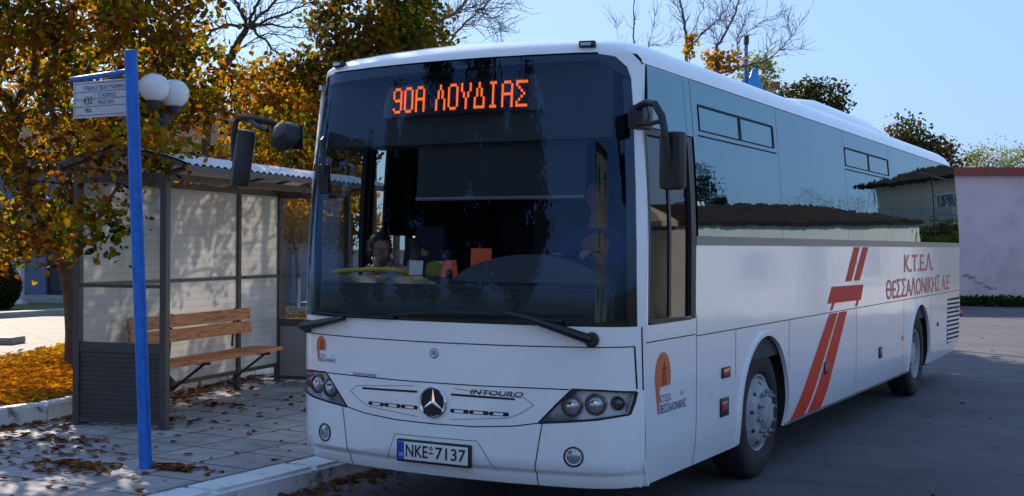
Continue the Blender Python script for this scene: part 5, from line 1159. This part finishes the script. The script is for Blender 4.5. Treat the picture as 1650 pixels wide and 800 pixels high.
# curved roof sheet
bm=NB(); rows=[]; ny=150
y0,y1=-.12,SL+.62
xs=np.linspace(-.16,SD+.30,22)
def rz(x): return 2.315+.145*(1-((x-.50)/(.72))**2)
for j in range(ny+1):
    y=y0+(y1-y0)*j/ny; rows.append([bm.verts.new(TS@Vector((x,y,rz(x)+.012*math.sin(j*PI/2+.5)))) for x in xs])
for a,b in zip(rows[:-1],rows[1:]):
    for i in range(len(xs)-1): bm.faces.new((a[i],a[i+1],b[i+1],b[i]))
rf=obj('roof',bm,M['roofmetal'],shel,ang=80)
bm=NB(); rows=[]
for j in range(2):
    y=(y0+.05,y1-.05)[j]; rows.append([bm.verts.new(TS@Vector((x,y,rz(x)-.03))) for x in xs[1:-1]])
for i in range(len(xs)-3): bm.faces.new((rows[0][i],rows[0][i+1],rows[1][i+1],rows[1][i]))
obj('soffit',bm,M['soffit'],rf,ang=80)
bm=NB()
for x in (-.14,SD+.28): sb(bm,x-.02,x+.02,y0+.02,y1-.02,rz(x)-.065,rz(x)-.018)
for y in (y0+.03,y1-.03):
    for a,b in zip(xs[1:-2],xs[2:-1]):
        v=[]
        for x in (a,b):
            for dz in (-.05,-.012):
                for dy in (-.015,.015): v.append(bm.verts.new(TS@Vector((x,y+dy,rz(x)+dz))))
        for q in ((0,1,3,2),(4,6,7,5),(0,2,6,4),(1,5,7,3),(2,3,7,6),(0,4,5,1)): bm.faces.new([v[k] for k in q])
obj('fascia',bm,M['brownmetal'],rf,smooth=False)
for y in (0,1.4,2.78,SL):
    bm=NB(); tube(bm,[TS@Vector((SD,y,2.24)),TS@Vector((SD+.26,y,rz(SD+.26)-.05))],.016,6); tube(bm,[TS@Vector((-.12,y,rz(-.12)-.05)),TS@Vector((0,y,2.24))],.016,6)
    tube(bm,[TS@Vector((x,y,rz(x)-.045)) for x in np.linspace(-.12,SD+.26,9)],.016,6)
    obj('roof_bracket',bm,M['brownmetal'],rf)
# bench
bz=NB()
def plank(x0,x1,y0,y1,z0,z1,tilt=0):
    bm=NB(); T=TS@Matrix.Translation(((x0+x1)/2,(y0+y1)/2,(z0+z1)/2))@Matrix.Rotation(tilt,4,'Y')@Matrix.Diagonal((x1-x0,y1-y0,z1-z0,1))
    bmesh.ops.create_cube(bm,size=1,matrix=T); bmesh.ops.bevel(bm,geom=bm.edges[:],offset=.006,segments=2,affect='EDGES'); return bm
bench=obj('bench',plank(.36,.54,.14,2.84,.455,.495),M['wood'],shel); bz.free()
obj('seat_plank',plank(.17,.345,.14,2.84,.455,.495),M['wood'],bench)
obj('backrest_plank',plank(.085,.12,.60,2.86,.79,.915,R(-6)),M['wood'],bench); obj('backrest_plank',plank(.10,.135,.60,2.86,.645,.77,R(-6)),M['wood'],bench)
for y in (.25,1.4,2.62):
    bm=NB(); tube(bm,[TS@Vector((.03,y,.43)),TS@Vector((.5,y,.435))],.018,6); tube(bm,[TS@Vector((.03,y,.13)),TS@Vector((.44,y,.43))],.014,6)
    tube(bm,[TS@Vector((.03,y+.45 if y<1 else y,.5)),TS@Vector((.065,y+.45 if y<1 else y,.92))],.012,6)
    obj('bench_bracket',bm,M['lamppole'],bench)
# ---------------------------------------------------------------- stop sign pole
bs=Vector((-2.48,.01,.15)); tp=Vector((-2.655,.01,3.19)); pd=(tp-bs).normalized()
sp=empty('bus_stop_sign',bs,'bright blue leaning bus stop pole with a small white timetable plate','bus stop sign')
bm=NB(); lathe(bm,bs,pd,[(0,0),(.046,0),(.046,(tp-bs).length),(.040,(tp-bs).length+.004),(0,(tp-bs).length+.006)],20); obj('pole',bm,M['bluepaint'],sp)
bm=NB(); tube(bm,[(-2.64,.02,3.045),(-3.36,.09,3.03)],.022,10); obj('arm',bm,M['bluepaint'],sp)
sx0,sx1,sz0,sz1=-3.305,-2.725,2.725,3.0
bm=NB(); box(bm,((sx0+sx1)/2,.06,(sz0+sz1)/2),(sx1-sx0,.012,sz1-sz0),None,.004); pl_=obj('sign_plate',bm,M['signface'],sp)
bm=NB()
for x in (-3.15,-2.88): tube(bm,[(x,.062,2.99),(x,.062,3.04)],.007,6)
for z in (2.78,2.95): box(bm,(-2.70,.055,z),(.06,.02,.02))
obj('hanger',bm,M['bluepaint'],sp)
SPn=plane_P(.053); sS=-1 if surf_normal(SPn,0,0,1).y>0 else 1
lines=[]
for z in (sz0+.02,sz0+.085,sz0+.14,sz0+.195,sz1-.015): lines+=stroke_poly([(sx0+.02,z),(sx1-.015,z)],.004)
for x in (sx0+.02,sx1-.015): lines+=stroke_poly([(x,sz0+.02),(x,sz1-.015)],.004)
lines+=stroke_poly([(sx0+.235,sz0+.085),(sx0+.235,sz0+.195)],.003)
patch('plate_lines',lines,SPn,sS,M['navy'],pl_,(),(),.0012,0)
text_patch('plate_lettering','YΠEPAΣTIKH ΓPAMMH',SPn,sS,sx0+.11,sz1-.07,.43,.035,M['navy'],pl_,.0014)
text_patch('plate_lettering','430',SPn,sS,sx0+.11,sz0+.10,.10,.06,M['ink'],pl_,.0014)
text_patch('plate_lettering','ΣTAΘMOΣ',SPn,sS,sx0+.265,sz0+.148,.19,.034,M['navy'],pl_,.0014)
text_patch('plate_lettering','MAΛΓAPA',SPn,sS,sx0+.265,sz0+.096,.17,.034,M['navy'],pl_,.0014)
text_patch('plate_lettering','90A',SPn,sS,sx0+.13,sz0+.04,.07,.032,M['ink'],pl_,.0014)
# ---------------------------------------------------------------- twin globe lamp
c=Vector((-4.96,2.65,1.11)); c.z=.29; lm=empty('street_lamp',c,'dark lamp post with two white globes half hidden in the leaves behind the blue pole','street lamp')
bm=NB(); lathe(bm,c,(0,0,1),[(0,0),(.12,0),(.12,.1),(.07,.16),(.055,.7),(.045,.75),(.034,2.75),(.045,2.79),(0,2.84)],16)
for s in (-1,1):
    d=Vector((.874,.486,0))*s*.070+Vector((-.486,.874,0))*s*.11; tube(bm,[c+Vector((0,0,2.72)),c+d*.6+Vector((0,0,2.75)),c+d+Vector((0,0,2.86))],.025,8)
obj('post',bm,M['lamppole'],lm)
for s in (-1,1):
    d=Vector((.874,.486,0))*s*.070+Vector((-.486,.874,0))*s*.11
    p=c+d+Vector((0,0,3.035-.015*s)); bm=NB(); bmesh.ops.create_uvsphere(bm,u_segments=28,v_segments=16,radius=.155,matrix=Matrix.Translation(p)@Matrix.Diagonal((1,1,.94,1))); g=obj('globe',bm,M['globe'],lm,ang=180)
    bm=NB(); lathe(bm,p+Vector((0,0,-.18)),(0,0,1),[(.04,-.03),(.065,0),(.075,.05),(.055,.06)],16); obj('collar',bm,M['lamppole'],g)

# ---------------------------------------------------------------- people
def skin(name,verts,edges,radii,mt,parent,sub=2,root=0):
    L=OFF[parent]; me=bpy.data.meshes.new(name); me.from_pydata([tuple(Vector(v)-L) for v in verts],edges,[])
    o=bpy.data.objects.new(name,me); COL.objects.link(o); o.modifiers.new('s','SKIN'); 
    for i,r in enumerate(radii):
        r=r if isinstance(r,tuple) else (r,r); me.skin_vertices[0].data[i].radius=r
        me.skin_vertices[0].data[i].use_root=(i==root)
    m=o.modifiers.new('d','SUBSURF'); m.levels=sub; m.render_levels=sub
    bpy.context.view_layer.update()
    e=bpy.data.meshes.new_from_object(o.evaluated_get(bpy.context.evaluated_depsgraph_get()))
    bpy.data.objects.remove(o); e.name=name; e.polygons.foreach_set('use_smooth',[True]*len(e.polygons))
    return finish(e,name,mt,parent)
class G:
    def __init__(s): s.v=[];s.e=[];s.r=[]
    def add(s,p,r,par=None):
        s.v.append(Vector(p)); s.r.append(r); i=len(s.v)-1
        if par is not None: s.e.append((par,i))
        return i
    def chain(s,par,pts,rs):
        out=[]
        for p,r in zip(pts,rs): par=s.add(p,r,par); out.append(par)
        return out
def hand(g,wrist,fwd,up,curl=.6,side=1):
    """palm and five fingers on the graph; fwd = along the fingers, up = back of the hand"""
    f=Vector(fwd).normalized(); u=Vector(up); u=(u-f*u.dot(f)).normalized(); s=f.cross(u)*side
    w=g.v[wrist]
    palm=g.add(w+f*.055,(.03,.016),wrist)
    for k,(off,ln) in enumerate(((-.027,.07),(-.009,.08),(.010,.075),(.028,.058))):
        b=w+f*.088+s*off; p0=g.add(b,.0095,palm); d=f; prev=p0
        for j,fr in enumerate((.45,.32,.23)):
            a=curl*(.7+.5*j); d=(f*math.cos(curl*(j+1)*.9)-u*math.sin(curl*(j+1)*.9)).normalized(); prev=g.add(g.v[prev]+d*ln*fr,.0088-.0009*j,prev)
    t0=g.add(w+f*.03-s*.034,.011,palm); t1=g.add(g.v[t0]+(f*.7-s*.55-u*.45).normalized()*.035,.0098,t0); g.add(g.v[t1]+(f*.8-s*.05-u*.6).normalized()*.028,.0088,t1)
def head_mesh(parent,c,fwd,tilt=0,sc=1.0):
    """one head surface with brow, nose, mouth, ears; returns bmesh in world space"""
    f=Vector(fwd).normalized(); r=f.cross(Vector((0,0,1))).normalized(); u=r.cross(f)
    bm=NB(); bmesh.ops.create_icosphere(bm,subdivisions=4,radius=1)
    for v in bm.verts:
        x,y,z=v.co       # x right, y forward, z up
        w=.075*(1-.22*max(0,-z)**1.4); d=.095*(1-.06*max(0,-z)); h=.118
        X,Y,Z=x*w,y*d,z*h
        if z<-.35 and y<.2: Y*=1-.35*min(1,(-z-.35))
        if y>.3:
            n=math.exp(-((x/.20)**2))*math.exp(-(((z+.12)/.22)**2)); Y+=.024*n
            n=math.exp(-((x/.12)**2))*math.exp(-(((z-.1)/.25)**2)); Y+=.008*n
            for sx in (-1,1): Y-=.010*math.exp(-(((x-sx*.38)/.17)**2)-(((z-.08)/.12)**2))
            Y+=.007*math.exp(-((x/.32)**2))*math.exp(-(((z+.5)/.06)**2))+.006*math.exp(-((x/.3)**2))*math.exp(-(((z+.62)/.05)**2))-.004*math.exp(-((x/.35)**2))*math.exp(-(((z+.56)/.025)**2))
            Y+=.010*math.exp(-((x/.3)**2))*math.exp(-(((z+.9)/.15)**2))+.006*math.exp(-(((z-.26)/.09)**2))*math.exp(-((x/.6)**2))
        if abs(x)>.86:
            X+=math.copysign(.016,x)*math.exp(-(((z+.02)/.24)**2)-(((y+.05)/.2)**2))
        v.co=Vector(c)+(r*X+f*Y+u*Z)*sc
    return bm,r,f,u
def face_bits(parent,head,c,r,f,u,glasses,hairm,pony,sc=1.0):
    c=Vector(c)
    for s in (-1,1):
        p=c+(r*.030*s+f*.079+u*.012)*sc; bm=NB(); bmesh.ops.create_uvsphere(bm,u_segments=14,v_segments=10,radius=.0105*sc,matrix=Matrix.Translation(p)); e=obj('eye',bm,M['paper'],parent,ang=180)
        bm=NB(); bmesh.ops.create_uvsphere(bm,u_segments=10,v_segments=8,radius=.0072*sc,matrix=Matrix.Translation(p+f*.0055*sc)); obj('iris',bm,M['ink'],e,ang=180)
    bm=NB(); tube(bm,[c+(r*x+f*(.0965-abs(x)*.35)+u*(-.066+abs(x)*.05))*sc for x in (-.022,-.011,0,.011,.022)],[.001*sc,.003*sc,.0034*sc,.003*sc,.001*sc],6); obj('lips',bm,M['lip'],parent)
    bm=NB(); bmesh.ops.create_icosphere(bm,subdivisions=4,radius=1); rg=np.random.default_rng(3)
    kill=[]
    for v in bm.verts:
        x,y,z=v.co; k=1+.03*math.sin(x*31+z*17)+.03*math.sin(y*27)
        if (y>.42 and z<.52) or (z<-.45 and y>-.2) or z<-.75: kill.append(v); continue
        v.co=c+(r*x*.085*k+f*(y*.104*k-.008)+u*(z*.125*k+.008))*sc
    bmesh.ops.delete(bm,geom=kill,context='VERTS')
    if pony: tube(bm,[c+(f*-.10+u*.05)*sc,c+(f*-.145+u*.02)*sc,c+(f*-.155-u*.06)*sc,c+(f*-.13-u*.13)*sc],[.035,.045,.04,.015],8)
    obj('hair',bm,M['hair'],parent,ang=180)
    if glasses:
        bm=NB()
        for s in (-1,1):
            q=c+(r*.032*s+f*.101+u*.012)*sc; pts=[q+(r*.024*math.cos(a)+u*.018*math.sin(a))*sc for a in np.linspace(0,2*PI,17)]; tube(bm,pts,.0026,5,cap=False)
            tube(bm,[c+(r*.056*s+f*.098+u*.016)*sc,c+(r*.086*s+f*.0+u*.02)*sc],.0024,5)
        tube(bm,[c+(r*-.008+f*.103+u*.016)*sc,c+(r*.008+f*.103+u*.016)*sc],.0026,5); obj('glasses',bm,M['ink'],parent)
def person(base,label,head_c,fwd,hip,neck,sh,elb,wri,hfwd,hup,curl,knee,foot,top_m,glasses,pony,bot_m='trouser'):
    t=empty('person',base,label,'person'); g=G()
    hip=Vector(hip); neck=Vector(neck); hc=Vector(head_c)
    p0=g.add(hip,(.15,.11)); ch=g.chain(p0,[hip.lerp(neck,.33),hip.lerp(neck,.72),neck,neck.lerp(hc,.55),hc+Vector(fwd).normalized()*-.01],[(.13,.10),(.155,.105),(.062,.062),(.055,.055),(.06,.06)])
    for k in (0,1):
        s=Vector(sh[k]); i=g.chain(ch[1],[s,s.lerp(Vector(elb[k]),.5),elb[k],Vector(elb[k]).lerp(Vector(wri[k]),.55),wri[k]],[.062,.052,.042,.038,.026])
        hand(g,i[-1],hfwd[k],hup[k],curl[k],1 if k==0 else -1)
        kn=Vector(knee[k]); ft=Vector(foot[k]); j=g.chain(p0,[hip.lerp(kn,.2)+Vector((0,0,-.01)),kn,kn.lerp(ft,.45),ft,ft+Vector((0,-.14,-.03))],[.085,.06,.055,.038,.034])
    body=skin('body',g.v,g.e,g.r,M['skin'],t)
    # head joins the neck of the same mesh
    bm,r,f,u=head_mesh(t,hc,fwd); bmesh.ops.translate(bm,verts=bm.verts[:],vec=-OFF[t]); bm.from_mesh(body.data); bm.to_mesh(body.data); bm.free(); body.data.polygons.foreach_set('use_smooth',[True]*len(body.data.polygons))
    face_bits(t,body,hc,r,f,u,glasses,'hair',pony)
    g2=G(); p0=g2.add(hip+Vector((0,0,.02)),(.165,.125)); ch=g2.chain(p0,[hip.lerp(neck,.33),hip.lerp(neck,.74),neck-Vector((0,0,.03))],[(.148,.118),(.172,.12),(.085,.075)])
    for k in (0,1):
        s=Vector(sh[k]); g2.chain(ch[1],[s,s.lerp(Vector(elb[k]),.5),elb[k],Vector(elb[k]).lerp(Vector(wri[k]),.55),Vector(elb[k]).lerp(Vector(wri[k]),.88)],[.076,.064,.056,.05,.042])
    skin('jacket' if pony else 'sweater',g2.v,g2.e,g2.r,M[top_m],t)
    g3=G(); p0=g3.add(hip,(.17,.13))
    for k in (0,1):
        kn=Vector(knee[k]); ft=Vector(foot[k]); g3.chain(p0,[hip.lerp(kn,.2)+Vector((0,0,-.01)),kn,kn.lerp(ft,.5),kn.lerp(ft,.9)],[.10,.075,.065,.055])
    skin('trousers',g3.v,g3.e,g3.r,M[bot_m],t)
    for k in (0,1):
        ft=Vector(foot[k]); bm=NB(); box(bm,ft+Vector((0,-.06,-.035)),(.09,.26,.075),None,.025); obj('shoe',bm,M['black'],t)
    return t
# passenger in the low guide seat, chin on one hand, phone in the other
hc=(-1.0,.83,1.745)
person((-.93,1.05,.57),'person with glasses, tied dark hair and lilac jacket holding a phone behind the windscreen',hc,(.88,-.45,-.16),
  (-.95,1.06,1.13),(-1.0,.90,1.63),[(-1.15,.92,1.565),(-.82,.93,1.555)],[(-1.12,.66,1.33),(-.70,.64,1.36)],[(-.905,.66,1.60),(-.575,.60,1.665)],
  [(-.35,.35,.8),(.55,-.1,.5)],[(.5,-.8,.2),(-.2,-.8,.5)],[.55,.75],[(-1.05,.66,1.10),(-.84,.64,1.10)],[(-1.05,.80,.68),(-.84,.80,.68)],'lilac',True,True)
bm=NB(); box(bm,(-.515,.555,1.755),(.075,.009,.15),Matrix.Rotation(R(40),4,'Z')@Matrix.Rotation(R(-25),4,'X'),.004); ph=tag(obj('phone',bm,M['black']),"dark phone held up in the passenger's hand behind the windscreen",'phone')
# driver with both hands on the wheel
person((.62,1.2,.93),'person driving the bus in a blue sweater with both hands on the steering wheel',(.62,1.08,2.12),(-.12,-1,-.05),
  (.62,1.2,1.46),(.62,1.10,1.92),[(.42,1.10,1.83),(.82,1.10,1.83)],[(.40,.86,1.58),(.86,.85,1.60)],[(.515,.70,1.70),(.80,.68,1.72)],
  [(.25,-.9,.35),(-.35,-.9,.35)],[(-.2,.3,.9),(.2,.3,.9)],[.85,.85],[(.50,.78,1.44),(.74,.78,1.44)],[(.50,.76,1.06),(.74,.74,1.06)],'bluecloth',False,False)
